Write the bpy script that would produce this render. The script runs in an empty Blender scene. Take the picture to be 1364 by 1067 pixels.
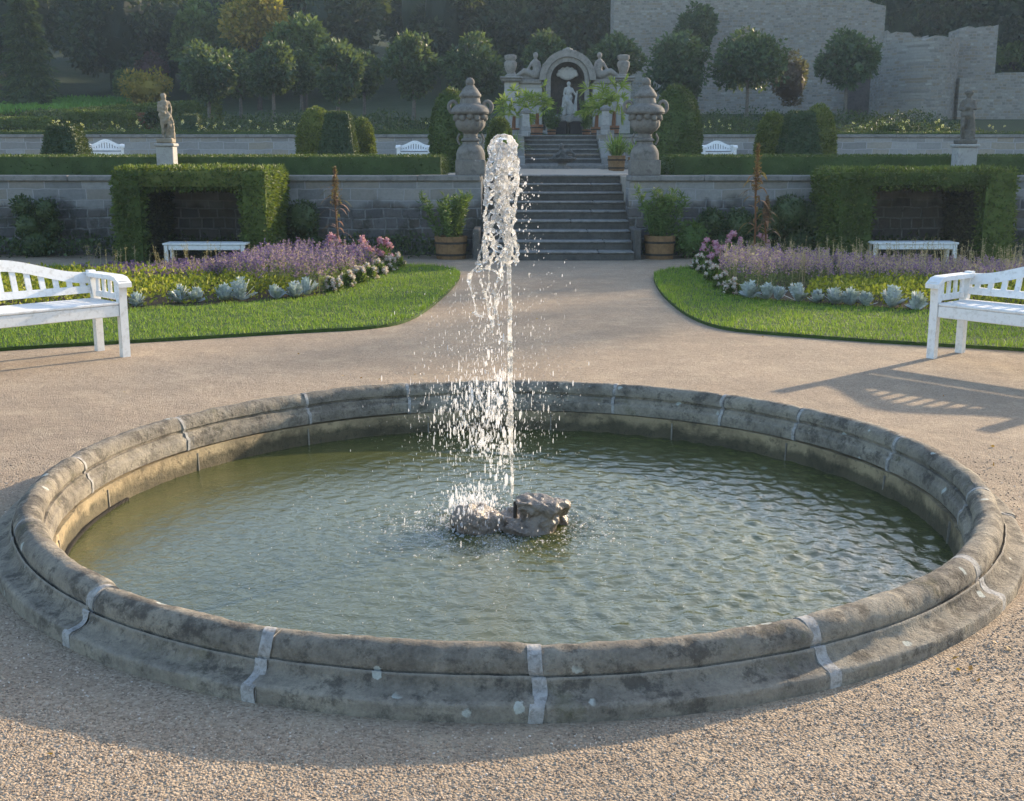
import bpy, math, random
import numpy as np
from mathutils import Vector, Matrix, noise
random.seed(11)
rng = np.random.default_rng(11)
PI = math.pi
scene = bpy.context.scene
COL = scene.collection
R = math.radians
LEAFGAIN = 1.45
HAZE = .0007

# ------------------------------------------------------------------ camera
PW, PH, FPX, YH, CAMH = 1364.0, 1067.0, 1565.0, 208.0, 1.55
PITCH = math.atan((PH/2-YH)/FPX)
CP, SP = math.cos(PITCH), math.sin(PITCH)
def ray(px, py):
    a, b = px-PW/2, PH/2-py
    return Vector((a, CP*FPX+SP*b, -SP*FPX+CP*b))
def at(px, py, Y):
    """point of the garden seen at a photo position, at distance Y"""
    d = ray(px, py); t = Y/d.y
    return Vector((d.x*t, Y, CAMH+d.z*t))
def gnd(px, py, z=0.0):
    d = ray(px, py); t = (z-CAMH)/d.z
    return Vector((d.x*t, d.y*t, z))
cam = bpy.data.cameras.new('camera'); cam.sensor_width = 36; cam.lens = 36*FPX/PW
cam.clip_end = 2000; cam.clip_start = .05
co = bpy.data.objects.new('camera', cam); COL.objects.link(co)
co.location = (0, 0, CAMH); co.rotation_euler = (PI/2-PITCH, 0, 0)
scene.camera = co

# ------------------------------------------------------------------ light
SUN_AZ, SUN_EL = R(48), R(17)          # azimuth to the right of +Y
w = bpy.data.worlds.new('World'); scene.world = w; w.use_nodes = True
nt = w.node_tree; nt.nodes.clear()
sky = nt.nodes.new('ShaderNodeTexSky'); sky.sky_type = 'NISHITA'; sky.sun_disc = False
sky.sun_elevation = SUN_EL; sky.sun_rotation = SUN_AZ; sky.air_density = 1.0; sky.dust_density = 1.6; sky.ozone_density = 1.5
bg = nt.nodes.new('ShaderNodeBackground'); bg.inputs['Strength'].default_value = .15
wo = nt.nodes.new('ShaderNodeOutputWorld')
nt.links.new(sky.outputs[0], bg.inputs[0]); nt.links.new(bg.outputs[0], wo.inputs[0])
sl = bpy.data.lights.new('sun', 'SUN'); sl.energy = 3.8; sl.angle = R(.9); sl.color = (1, .80, .56)
so = bpy.data.objects.new('sun', sl); COL.objects.link(so)
sdir = Vector((math.sin(SUN_AZ)*math.cos(SUN_EL), math.cos(SUN_AZ)*math.cos(SUN_EL), math.sin(SUN_EL)))
so.rotation_euler = sdir.to_track_quat('Z', 'Y').to_euler(); so.location = (20, 18, 30)
scene.view_settings.view_transform = 'Standard'; scene.view_settings.look = 'None'
scene.view_settings.exposure = 1.38; scene.view_settings.gamma = 1
cy = scene.cycles
cy.use_denoising = True; cy.max_bounces = 8; cy.diffuse_bounces = 3; cy.glossy_bounces = 4; cy.transmission_bounces = 8
cy.transparent_max_bounces = 8; cy.volume_bounces = 1; cy.caustics_reflective = False; cy.caustics_refractive = False
cy.sample_clamp_indirect = 4

# ------------------------------------------------------------------ mesh helpers
class MB:
    def __init__(s): s.v = []; s.f = []; s.n = 0
    def add(s, V, F):
        V = np.asarray(V, float).reshape(-1, 3); o = s.n
        s.v.append(V); s.n += len(V)
        if isinstance(F, np.ndarray): s.f.append(F+o)
        else:
            for f in F: s.f.append(np.asarray([f])+o)
        return s
    def box(s, x0, x1, y0, y1, z0, z1, M=None, b=0):
        if b > 0:
            return s.bbox(x0, x1, y0, y1, z0, z1, b, M)
        V = np.array([(x, y, z) for z in (z0, z1) for y in (y0, y1) for x in (x0, x1)], float)
        if M is not None: V = xf(V, M)
        return s.add(V, np.array([(0,2,3,1),(4,5,7,6),(0,1,5,4),(2,6,7,3),(0,4,6,2),(1,3,7,5)]))
    def bbox(s, x0, x1, y0, y1, z0, z1, b, M=None):
        """box with chamfered edges"""
        b = min(b, (x1-x0)*.45, (y1-y0)*.45, (z1-z0)*.45)
        xs = (x0, x1); ys = (y0, y1); zs = (z0, z1); V = []; idx = {}
        for i in (0,1):
            for j in (0,1):
                for k in (0,1):
                    sx, sy, sz = (1-2*i)*b, (1-2*j)*b, (1-2*k)*b
                    for ax in range(3):
                        p = [xs[i]+sx, ys[j]+sy, zs[k]+sz]
                        p[ax] = (xs[i], ys[j], zs[k])[ax]
                        idx[(i,j,k,ax)] = len(V); V.append(p)
        F = []
        for ax in range(3):
            o = [a for a in range(3) if a != ax]
            for e in (0,1):
                q = []
                for (u, w_) in ((0,0),(1,0),(1,1),(0,1)):
                    c = [0,0,0]; c[ax] = e; c[o[0]] = u; c[o[1]] = w_; q.append(idx[(*c, ax)])
                F.append(q)
        for ax in range(3):                      # edges along ax
            o = [a for a in range(3) if a != ax]
            for u in (0,1):
                for w_ in (0,1):
                    c0 = [0,0,0]; c0[o[0]] = u; c0[o[1]] = w_; c1 = list(c0); c1[ax] = 1
                    F.append([idx[(*c0,o[0])], idx[(*c0,o[1])], idx[(*c1,o[1])], idx[(*c1,o[0])]])
        for i in (0,1):
            for j in (0,1):
                for k in (0,1): F.append([idx[(i,j,k,0)], idx[(i,j,k,1)], idx[(i,j,k,2)]])
        V = np.array(V, float)
        if M is not None: V = xf(V, M)
        # consistent outward normals
        c = V.mean(0); out = []
        for f in F:
            p = V[f]; n = np.cross(p[1]-p[0], p[2]-p[0])
            out.append(f if np.dot(n, p.mean(0)-c) > 0 else f[::-1])
        return s.add(V, out)
    def tube(s, pts, rad, n=8, cap=True):
        pts = np.asarray(pts, float); k = len(pts)
        rad = np.full(k, rad) if np.isscalar(rad) else np.asarray(rad, float)
        T = np.gradient(pts, axis=0); T /= np.linalg.norm(T, axis=1)[:, None]+1e-9
        up = np.array((0., 0, 1)) if abs(T[0][2]) < .9 else np.array((1., 0, 0))
        V = []
        for i in range(k):
            a = np.cross(up, T[i]); a /= np.linalg.norm(a)+1e-9; b = np.cross(T[i], a); up = b
            up = np.cross(T[i], a)
            th = np.arange(n)*2*PI/n
            V.append(pts[i]+rad[i]*(np.cos(th)[:, None]*a+np.sin(th)[:, None]*b)); up = b
        V = np.concatenate(V)
        F = [(i*n+j, i*n+(j+1) % n, (i+1)*n+(j+1) % n, (i+1)*n+j) for i in range(k-1) for j in range(n)]
        s.add(V, np.array(F))
        if cap:
            s.add(V[:n][::-1], [list(range(n))]); s.add(V[-n:], [list(range(n))])
        return s
    def lathe(s, prof, n=24, c=(0,0,0), flute=None):
        prof = np.asarray(prof, float); k = len(prof); th = np.arange(n)*2*PI/n
        V = np.zeros((k, n, 3))
        for i, (r, z) in enumerate(prof):
            rr = r*np.ones(n)
            if flute and flute[0] <= z <= flute[1]: rr = r*(1+flute[3]*np.cos(flute[2]*th))
            V[i, :, 0] = rr*np.cos(th); V[i, :, 1] = rr*np.sin(th); V[i, :, 2] = z
        V = V.reshape(-1, 3)+np.array(c)
        F = [(i*n+j, i*n+(j+1) % n, (i+1)*n+(j+1) % n, (i+1)*n+j) for i in range(k-1) for j in range(n)]
        s.add(V, np.array(F))
        s.add(V[:n][::-1], [list(range(n))]); s.add(V[-n:], [list(range(n))])
        return s
    def arc(s, prof, a0, a1, n, c=(0,0,0)):
        """closed profile (r,z) swept from angle a0 to a1, ends capped"""
        prof = np.asarray(prof, float); k = len(prof); th = np.linspace(a0, a1, n)
        V = np.zeros((n, k, 3))
        V[:, :, 0] = np.sin(th)[:, None]*prof[None, :, 0]; V[:, :, 1] = np.cos(th)[:, None]*prof[None, :, 0]; V[:, :, 2] = prof[None, :, 1]
        V = V.reshape(-1, 3)+np.array(c)
        F = [(i*k+j, i*k+(j+1) % k, (i+1)*k+(j+1) % k, (i+1)*k+j) for i in range(n-1) for j in range(k)]
        s.add(V, np.array(F)); s.add(V[:k][::-1], [list(range(k))]); s.add(V[-k:], [list(range(k))])
        return s
    def prism(s, poly, z0, z1):
        poly = np.asarray(poly, float); k = len(poly)
        V = np.concatenate([np.c_[poly, np.full(k, z0)], np.c_[poly, np.full(k, z1)]])
        F = [list(range(k))[::-1], [k+i for i in range(k)]]+[[i, (i+1) % k, k+(i+1) % k, k+i] for i in range(k)]
        return s.add(V, F)
    def extr(s, poly_xz, y0, y1):
        """polygon in x,z extruded along y"""
        poly = np.asarray(poly_xz, float); k = len(poly)
        V = np.concatenate([np.c_[poly[:, 0], np.full(k, y0), poly[:, 1]], np.c_[poly[:, 0], np.full(k, y1), poly[:, 1]]])
        F = [list(range(k)), [k+i for i in range(k)][::-1]]+[[i, k+i, k+(i+1) % k, (i+1) % k] for i in range(k)]
        return s.add(V, F)
    def ball(s, c, r, sub=2, squash=(1,1,1)):
        V, F = ICO[sub]
        return s.add(V*np.array(squash)*r+np.array(c), F)
    def arrays(s):
        V = np.concatenate(s.v) if s.v else np.zeros((0, 3)); return V, s.f
    def xform(s, M):
        s.v = [xf(v, M) for v in s.v]; return s
    def build(s, name, m=None, parent=None, smooth=None):
        V, Fs = s.arrays()
        return mkobj(name, V, Fs, m, parent, smooth)
def xf(V, M):
    M = np.array(M); return V@M[:3, :3].T+M[:3, 3]
def mkmesh(name, V, Fs, m=None, smooth=None):
    me = bpy.data.meshes.new(name)
    nv = len(V); me.vertices.add(nv); me.vertices.foreach_set('co', np.asarray(V, np.float32).ravel())
    sizes = np.concatenate([np.full(len(f), f.shape[1], np.int32) for f in Fs]) if Fs else np.zeros(0, np.int32)
    loops = np.concatenate([f.ravel() for f in Fs]).astype(np.int32) if Fs else np.zeros(0, np.int32)
    me.loops.add(len(loops)); me.loops.foreach_set('vertex_index', loops)
    st = np.zeros(len(sizes), np.int32); st[1:] = np.cumsum(sizes)[:-1]
    me.polygons.add(len(sizes)); me.polygons.foreach_set('loop_start', st)
    try: me.polygons.foreach_set('loop_total', sizes)
    except Exception: pass
    me.update(calc_edges=True); me.validate()
    if smooth is not None:
        me.polygons.foreach_set('use_smooth', np.ones(len(me.polygons), bool))
        if smooth < 180: me.set_sharp_from_angle(angle=R(smooth))
    else:
        me.polygons.foreach_set('use_smooth', np.zeros(len(me.polygons), bool))
    if m: me.materials.append(m)
    return me
def mkobj(name, V, Fs, m=None, parent=None, smooth=None):
    o = bpy.data.objects.new(name, mkmesh(name, V, Fs, m, smooth)); COL.objects.link(o)
    if parent: o.parent = parent
    return o
def tag(o, label=None, cat=None, group=None, kind=None):
    if label: o['label'] = label
    if cat: o['category'] = cat
    if group: o['group'] = group
    if kind: o['kind'] = kind
    return o
def thing(name, label, cat, loc=(0,0,0), rz=0, group=None, s=1):
    o = bpy.data.objects.new(name, None); COL.objects.link(o); o.location = loc; o.rotation_euler = (0, 0, rz)
    o.empty_display_size = .2; o.scale = (s, s, s)
    return tag(o, label, cat, group)
def struct(o): o['kind'] = 'structure'; return o
def dup(root, loc, rz=0, label=None, group=None, s=None):
    r = root.copy(); COL.objects.link(r); r.location = loc; r.rotation_euler = (0, 0, rz)
    if label: r['label'] = label
    if group: r['group'] = group
    if s is not None: r.scale = (s, s, s) if np.isscalar(s) else s
    for ch in list(root.children):
        c = ch.copy(); COL.objects.link(c); c.parent = r
        for g in list(ch.children):
            d = g.copy(); COL.objects.link(d); d.parent = c
    return r
def ico(sub):
    import bmesh
    bm = bmesh.new(); bmesh.ops.create_icosphere(bm, subdivisions=sub, radius=1)
    V = np.array([v.co[:] for v in bm.verts]); F = np.array([[v.index for v in f.verts] for f in bm.faces]); bm.free()
    return V, F
ICO = {i: ico(i) for i in (1, 2, 3)}
def fbm(V, scale, octv=3, seed=0.0):
    """smooth noise per vertex"""
    out = np.zeros(len(V))
    for i, p in enumerate(V):
        q = Vector((p[0]*scale+seed, p[1]*scale-seed*.7, p[2]*scale+seed*1.3))
        out[i] = noise.fractal(q, 1.0, 2.0, octv)
    return out
def remesh(name, mb, voxel, m, parent=None, smooth=180, it=2, disp=None):
    """fuses overlapping closed pieces into one continuous skin"""
    V, Fs = mb.arrays(); o = bpy.data.objects.new('tmp', mkmesh('tmp', V, Fs)); COL.objects.link(o)
    md = o.modifiers.new('r', 'REMESH'); md.mode = 'VOXEL'; md.voxel_size = voxel
    if it:
        sm = o.modifiers.new('s', 'SMOOTH'); sm.iterations = it; sm.factor = .5
    dg = bpy.context.evaluated_depsgraph_get(); ev = o.evaluated_get(dg); me = bpy.data.meshes.new_from_object(ev)
    bpy.data.objects.remove(o)
    me.name = name; me.materials.clear()
    if m: me.materials.append(m)
    if disp:
        n = len(me.vertices); c = np.zeros(n*3); me.vertices.foreach_get('co', c); c = c.reshape(-1, 3)
        nn = np.zeros(n*3); me.vertices.foreach_get('normal', nn); nn = nn.reshape(-1, 3)
        c += nn*(fbm(c, disp[0], 4, disp[2] if len(disp) > 2 else 0)*disp[1])[:, None]
        me.vertices.foreach_set('co', c.ravel()); me.update()
    me.polygons.foreach_set('use_smooth', np.ones(len(me.polygons), bool))
    if smooth < 180: me.set_sharp_from_angle(angle=R(smooth))
    o = bpy.data.objects.new(name, me); COL.objects.link(o)
    if parent: o.parent = parent
    return o
def chain(mb, pts, rad, sub=2, dens=.45):
    """tapered limb: overlapping balls along a polyline"""
    for (p, q, r0, r1) in zip(pts[:-1], pts[1:], rad[:-1], rad[1:]):
        p, q = np.array(p, float), np.array(q, float); L = np.linalg.norm(q-p); n = max(2, int(L/(max(min(r0, r1), .004)*dens))+1)
        for t in np.linspace(0, 1, n): mb.ball(p+(q-p)*t, r0+(r1-r0)*t, sub)
    return mb

# ------------------------------------------------------------------ leaves
def unit(a): return a/(np.linalg.norm(a, axis=-1, keepdims=True)+1e-9)
def leaf_quads(P, D, L, asp=.45, spread=.7):
    n = len(P); L = np.broadcast_to(np.asarray(L, float), (n,))*rng.uniform(.65, 1.25, n)
    d = unit(D+spread*rng.normal(size=(n, 3))); s = unit(np.cross(d, rng.normal(size=(n, 3)))); nn = np.cross(d, s)
    Lc = L[:, None]; m = P+d*Lc*.45+nn*Lc*.08
    V = np.stack([P, m+s*Lc*asp*.5, P+d*Lc, m-s*Lc*asp*.5], 1).reshape(-1, 3)
    return V, np.arange(4*n).reshape(-1, 4)
def sample_surface(V, Fs, n, keep=None):
    T = []
    for f in Fs:
        for k in range(1, f.shape[1]-1): T.append(f[:, [0, k, k+1]])
    T = np.concatenate(T); a, b, c = V[T[:, 0]], V[T[:, 1]], V[T[:, 2]]
    N = np.cross(b-a, c-a); A = np.linalg.norm(N, axis=1); N = unit(N)
    i = rng.choice(len(T), n, p=A/A.sum()); u = rng.random((n, 2)); fl = u.sum(1) > 1; u[fl] = 1-u[fl]
    P = a[i]+(b-a)[i]*u[:, :1]+(c-a)[i]*u[:, 1:]
    return P, N[i]
def hedge_mesh(core, n, L, off=.6, rough=.0, seed=0, spread=.75, asp=.5):
    """clipped foliage: dense core with a skin of leaves"""
    V, Fs = core.arrays(); P, N = sample_surface(V, Fs, n)
    k = rng.uniform(-.6, off, n)*L
    if rough: k = k+fbm(P, 2.2, 2, seed)*rough
    P = P+N*k[:, None]
    lv, lf = leaf_quads(P, N, L, asp, spread)
    mb = MB(); mb.v = list(core.v); mb.f = list(core.f); mb.n = core.n
    mb.add(lv, lf); return mb
def blob_leaves(centers, radii, per, L, asp=.5, squash=1.0, spread=.8):
    Ps, Ds = [], []
    for c, r in zip(centers, radii):
        d = unit(rng.normal(size=(per, 3))); rr = r*rng.uniform(.45, 1.02, per)**.6
        p = d*rr[:, None]; p[:, 2] *= squash
        Ps.append(p+np.array(c)); Ds.append(d)
    return leaf_quads(np.concatenate(Ps), np.concatenate(Ds), L, asp, spread)

# ------------------------------------------------------------------ materials
class N:
    def __init__(s, name):
        s.m = bpy.data.materials.new(name); s.m.use_nodes = True; s.t = s.m.node_tree; s.t.nodes.clear()
        s.out = s.t.nodes.new('ShaderNodeOutputMaterial')
    def n(s, typ, **kw):
        nd = s.t.nodes.new('ShaderNode'+typ)
        for k, v in kw.items():
            if hasattr(nd, k) and k not in ('inputs',): setattr(nd, k, v)
        return nd
    def l(s, a, b): s.t.links.new(a, b)
    def coord(s): return s.n('TexCoord').outputs['Object']
    def geo(s): return s.n('NewGeometry')
    def noise(s, vec, scale, detail=4, rough=.6, dist=0):
        nd = s.n('TexNoise'); nd.inputs['Scale'].default_value = scale; nd.inputs['Detail'].default_value = detail
        nd.inputs['Roughness'].default_value = rough; nd.inputs['Distortion'].default_value = dist
        if vec: s.l(vec, nd.inputs['Vector'])
        return nd.outputs['Fac']
    def vor(s, vec, scale, feature='F1', out='Distance', rnd=1):
        nd = s.n('TexVoronoi'); nd.feature = feature; nd.inputs['Scale'].default_value = scale; nd.inputs['Randomness'].default_value = rnd
        if vec: s.l(vec, nd.inputs['Vector'])
        return nd.outputs[out]
    def ramp(s, fac, stops):
        nd = s.n('ValToRGB'); e = nd.color_ramp.elements
        while len(e) < len(stops): e.new(.5)
        for el, (p, c) in zip(e, stops):
            el.position = p; el.color = (*c, 1) if len(c) == 3 else c
        s.l(fac, nd.inputs[0]); return nd.outputs[0]
    def mix(s, fac, a, b, typ='MIX'):
        nd = s.n('Mix'); nd.data_type = 'RGBA'; nd.blend_type = typ
        if isinstance(fac, (int, float)): nd.inputs[0].default_value = fac
        else: s.l(fac, nd.inputs[0])
        for i, x in ((6, a), (7, b)):
            if isinstance(x, (tuple, list)): nd.inputs[i].default_value = (*x[:3], 1)
            else: s.l(x, nd.inputs[i])
        return nd.outputs[2]
    def math(s, op, a, b=0.0, c=None, clamp=False):
        nd = s.n('Math'); nd.operation = op; nd.use_clamp = clamp
        for i, x in enumerate((a, b) if c is None else (a, b, c)):
            if isinstance(x, (int, float)): nd.inputs[i].default_value = x
            else: s.l(x, nd.inputs[i])
        return nd.outputs[0]
    def bump(s, h, strength=.5, dist=.01, nrm=None):
        nd = s.n('Bump'); nd.inputs['Strength'].default_value = strength; nd.inputs['Distance'].default_value = dist
        s.l(h, nd.inputs['Height'])
        if nrm: s.l(nrm, nd.inputs['Normal'])
        return nd.outputs[0]
    def bsdf(s, col, rough=.8, nrm=None, spec=.35, **kw):
        b = s.n('BsdfPrincipled')
        if isinstance(col, (tuple, list)): b.inputs['Base Color'].default_value = (*col[:3], 1)
        else: s.l(col, b.inputs['Base Color'])
        if isinstance(rough, (int, float)): b.inputs['Roughness'].default_value = rough
        else: s.l(rough, b.inputs['Roughness'])
        b.inputs['Specular IOR Level'].default_value = spec
        for k, v in kw.items(): b.inputs[k.replace('_', ' ')].default_value = v
        if nrm: s.l(nrm, b.inputs['Normal'])
        return b
    def end(s, sh):
        s.l(sh.outputs[0] if hasattr(sh, 'outputs') else sh, s.out.inputs[0]); return s.m
def leaf_mat(name, stops, trans=.35, rough=.55, clump=None, spec=.3):
    stops = [(p, tuple(min(.9, c*LEAFGAIN) for c in q)) for p, q in stops] if max(stops[-1][1]) < .3 else stops
    k = N(name); g = k.geo(); col = k.ramp(g.outputs['Random Per Island'], stops)
    if clump:
        f = k.noise(k.coord(), clump[0], 2); col = k.mix(k.ramp(f, [(.38, (0,0,0)), (.62, (1,1,1))]), col, k.mix(.9, col, clump[1], 'MULTIPLY'))
    b = k.bsdf(col, rough, None, spec); t = k.n('BsdfTranslucent'); k.l(k.mix(.5, col, (.25, .32, .03)), t.inputs[0])
    mx = k.n('MixShader'); mx.inputs[0].default_value = trans; k.l(b.outputs[0], mx.inputs[1]); k.l(t.outputs[0], mx.inputs[2])
    return k.end(mx)
def rim_mat():
    k = N('basin_sandstone'); v = k.coord(); oi = k.n('ObjectInfo')
    ad = k.n('VectorMath'); ad.operation = 'ADD'; k.l(v, ad.inputs[0]); cmb = k.n('CombineXYZ'); k.l(k.math('MULTIPLY', oi.outputs['Random'], 9), cmb.inputs[2]); k.l(cmb.outputs[0], ad.inputs[1]); w = ad.outputs[0]
    a = k.noise(w, 3.2, 9, .74, 0); col = k.ramp(a, [(.30, (.115,.106,.094)), (.45, (.225,.205,.175)), (.58, (.32,.29,.24)), (.75, (.44,.40,.33))])
    col = k.mix(.35, col, k.ramp(oi.outputs['Random'], [(0, (.35,.34,.33)), (.5, (.5,.49,.47)), (1, (.66,.62,.54))]), 'OVERLAY')
    p = k.noise(w, 6.5, 10, .80, 0); col = k.mix(k.math('MULTIPLY', k.ramp(p, [(.49, (0,0,0)), (.57, (1,1,1))]), .72), col, (.055,.05,.046))       # black crust
    g = k.noise(w, 5.1, 6, .7, 0); col = k.mix(k.math('MULTIPLY', k.ramp(g, [(.58, (0,0,0)), (.70, (1,1,1))]), .5), col, (.13,.125,.06))            # algae
    l = k.noise(w, 16, 7, .8, .2); col = k.mix(k.math('MULTIPLY', k.ramp(l, [(.64, (0,0,0)), (.68, (1,1,1))]), .65), col, (.46,.46,.44))           # pale bloom
    s = k.vor(w, 8); m = k.ramp(k.math('ADD', s, k.math('MULTIPLY', k.noise(w, 26, 3), .22)), [(.235, (1,1,1)), (.26, (0,0,0))]); gate = k.ramp(k.noise(w, 2.6, 2), [(.52, (0,0,0)), (.55, (1,1,1))])
    col = k.mix(k.math('MULTIPLY', k.math('MULTIPLY', m, gate), .85), col, (.52,.56,.53))                                                          # lichen discs
    pt = k.math('ADD', k.geo().outputs['Pointiness'], k.math('MULTIPLY', k.math('SUBTRACT', k.noise(w, 20, 5, .75), .5), .10)); col = k.mix(k.math('MULTIPLY', k.ramp(pt, [(.515, (0,0,0)), (.56, (1,1,1))]), .5), col, (.40,.37,.32))   # scuffed arrises
    f = k.noise(w, 75, 4, .75); col = k.mix(.6, col, k.mix(f, (.10,.10,.10), (.8,.78,.74)), 'OVERLAY')
    pits = k.ramp(k.vor(w, 60), [(.0, (0,0,0)), (.28, (1,1,1))])
    h = k.math('ADD', k.math('MULTIPLY', k.noise(w, 42, 6, .75), 1.0), k.math('ADD', k.math('MULTIPLY', pits, .25), k.math('MULTIPLY', k.noise(w, 9, 4, .6), 1.2)))
    return k.end(k.bsdf(col, .9, k.bump(h, .9, .014), .25))
def stone_mat(name, c1, c2, dark, scale=3, bump=.5, bdist=.008, spots=None, fine=60, darkamt=.55, rnd=0):
    k = N(name); v = k.coord()
    a = k.noise(v, scale, 5, .65); col = k.mix(k.ramp(a, [(.3, (0,0,0)), (.7, (1,1,1))]), c1, c2)
    d = k.noise(v, scale*2.3, 6, .7, .4); col = k.mix(k.math('MULTIPLY', k.ramp(d, [(.48, (0,0,0)), (.66, (1,1,1))]), darkamt), col, dark)
    if rnd:
        oi = k.n('ObjectInfo'); col = k.mix(rnd, col, k.ramp(oi.outputs['Random'], [(0, (.28,.27,.25)), (.5, (.5,.49,.47)), (1, (.72,.68,.58))]), 'OVERLAY')
    f = k.noise(v, fine, 3, .7); col = k.mix(.5, col, k.mix(f, (.15,.14,.12), (.62,.6,.56)), 'OVERLAY')
    if spots:
        s = k.vor(v, spots[0]); m = k.ramp(k.math('ADD', s, k.math('MULTIPLY', k.noise(v, spots[0]*3, 3), .25)), [(spots[1], (1,1,1)), (spots[1]+.03, (0,0,0))])
        gate = k.ramp(k.noise(v, spots[0]*.35, 2), [(.5, (0,0,0)), (.56, (1,1,1))])
        col = k.mix(k.math('MULTIPLY', m, gate), col, spots[2])
    h = k.math('ADD', k.math('MULTIPLY', k.noise(v, fine*.5, 5, .7), .6), k.math('MULTIPLY', a, .8))
    return k.end(k.bsdf(col, .88, k.bump(h, bump, bdist), .25))
def block_mat(name, cols, mortar, bw=.5, bh=.2, warp=.05, lo=None, rub=None, offset=.5, msize=.012, bump=.7, smooth=.15):
    """masonry in x,z with warped courses"""
    k = N(name); v = k.coord(); sp = k.n('SeparateXYZ'); k.l(v, sp.inputs[0])
    cx = k.n('CombineXYZ'); k.l(k.math('ADD', sp.outputs[0], sp.outputs[1]), cx.inputs[0]); k.l(sp.outputs[2], cx.inputs[1])
    nz = k.n('TexNoise'); nz.inputs['Scale'].default_value = 1.7; nz.inputs['Detail'].default_value = 3; k.l(cx.outputs[0], nz.inputs['Vector'])
    add = k.n('VectorMath'); add.operation = 'MULTIPLY_ADD'; k.l(nz.outputs['Color'], add.inputs[0]); add.inputs[1].default_value = (warp, warp, 0); k.l(cx.outputs[0], add.inputs[2])
    br = k.n('TexBrick'); k.l(add.outputs[0], br.inputs['Vector']); br.inputs['Scale'].default_value = 1
    br.inputs['Brick Width'].default_value = bw; br.inputs['Row Height'].default_value = bh; br.inputs['Mortar Size'].default_value = msize; br.inputs['Mortar Smooth'].default_value = smooth
    br.offset = offset; br.squash = 1.4; br.squash_frequency = 3
    br.inputs['Color1'].default_value = (0,0,0,1); br.inputs['Color2'].default_value = (1,1,1,1); br.inputs['Mortar'].default_value = (.5,.5,.5,1); br.inputs['Bias'].default_value = 0
    col = k.ramp(br.outputs['Color'], [(i/(len(cols)-1), c) for i, c in enumerate(cols)])
    big = k.noise(v, .9, 4, .65); col = k.mix(k.ramp(big, [(.35, (0,0,0)), (.7, (1,1,1))]), col, k.mix(.45, col, cols[0]))
    f = k.noise(v, 14, 6, .75); col = k.mix(.55, col, k.mix(f, (.12,.12,.12), (.75,.74,.7)), 'OVERLAY')
    col = k.mix(k.math('MULTIPLY', br.outputs['Fac'], .8), col, mortar)
    hb = k.math('MULTIPLY', br.outputs['Fac'], -.8)
    if rub:                                           # irregular rubble, everywhere or only low down
        ad2 = k.n('VectorMath'); ad2.operation = 'MULTIPLY_ADD'; k.l(nz.outputs['Color'], ad2.inputs[0]); ad2.inputs[1].default_value = (.16, .13, 0); k.l(cx.outputs[0], ad2.inputs[2])
        mp = k.n('Mapping'); mp.inputs['Scale'].default_value = (rub[0], rub[1], 1); k.l(ad2.outputs[0], mp.inputs[0])
        b2 = k.n('TexBrick'); k.l(ad2.outputs[0], b2.inputs['Vector']); b2.inputs['Scale'].default_value = 1; b2.inputs['Brick Width'].default_value = 1/rub[0]; b2.inputs['Row Height'].default_value = 1/rub[1]
        b2.inputs['Mortar Size'].default_value = .018; b2.inputs['Mortar Smooth'].default_value = .6; b2.offset = .37; b2.squash = .62; b2.squash_frequency = 3; b2.inputs['Color1'].default_value = (0,0,0,1); b2.inputs['Color2'].default_value = (1,1,1,1); b2.inputs['Mortar'].default_value = (.5,.5,.5,1)
        rc = k.ramp(b2.outputs['Color'], [(i/(len(cols)-1), c) for i, c in enumerate(cols)]); rc = k.mix(.55, rc, k.mix(f, (.12,.12,.12), (.75,.74,.7)), 'OVERLAY')
        jt = k.math('MULTIPLY', b2.outputs['Fac'], k.ramp(k.noise(v, 5, 5, .75), [(.36, (.15,.15,.15)), (.6, (1,1,1))]))
        rc = k.mix(1.0, rc, rub[3], 'MULTIPLY') if len(rub) > 3 else rc
        rc = k.mix(k.math('MULTIPLY', jt, .75), rc, k.mix(.85, (.1,.1,.1), mortar))
        wz = k.ramp(k.math('ADD', sp.outputs[2], k.math('MULTIPLY', k.math('SUBTRACT', k.noise(v, 1.3, 3), .5), .9)), [(max(0, rub[2]-.06), (1,1,1)), (min(1, rub[2]+.06), (0,0,0))]) if rub[2] else 1
        if rub[2]: rc = k.mix(k.math('MULTIPLY', k.ramp(k.noise(v, 3.1, 7, .78), [(.50, (0,0,0)), (.60, (1,1,1))]), .65), rc, (.030,.034,.022))     # moss and soot patches
        col = k.mix(wz, col, rc)
        hr = k.math('MULTIPLY', jt, -.9); hm = k.n('Mix'); hm.data_type = 'FLOAT'
        if rub[2]: k.l(wz, hm.inputs[0])
        else: hm.inputs[0].default_value = 1
        k.l(hb, hm.inputs[2]); k.l(hr, hm.inputs[3]); hb = hm.outputs[0]
    if lo:                                            # damp, darker stone low on the wall
        m = k.math('ADD', sp.outputs[2], k.math('MULTIPLY', k.noise(v, 1.6, 4), .5))
        col = k.mix(k.ramp(m, [(lo[0], (1,1,1)), (lo[1], (0,0,0))]), col, k.mix(.72, col, lo[2]))
    h = k.math('ADD', hb, k.math('MULTIPLY', k.noise(v, 9, 6, .75), .9))
    return k.end(k.bsdf(col, .9, k.bump(h, bump, .03), .2))
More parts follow.
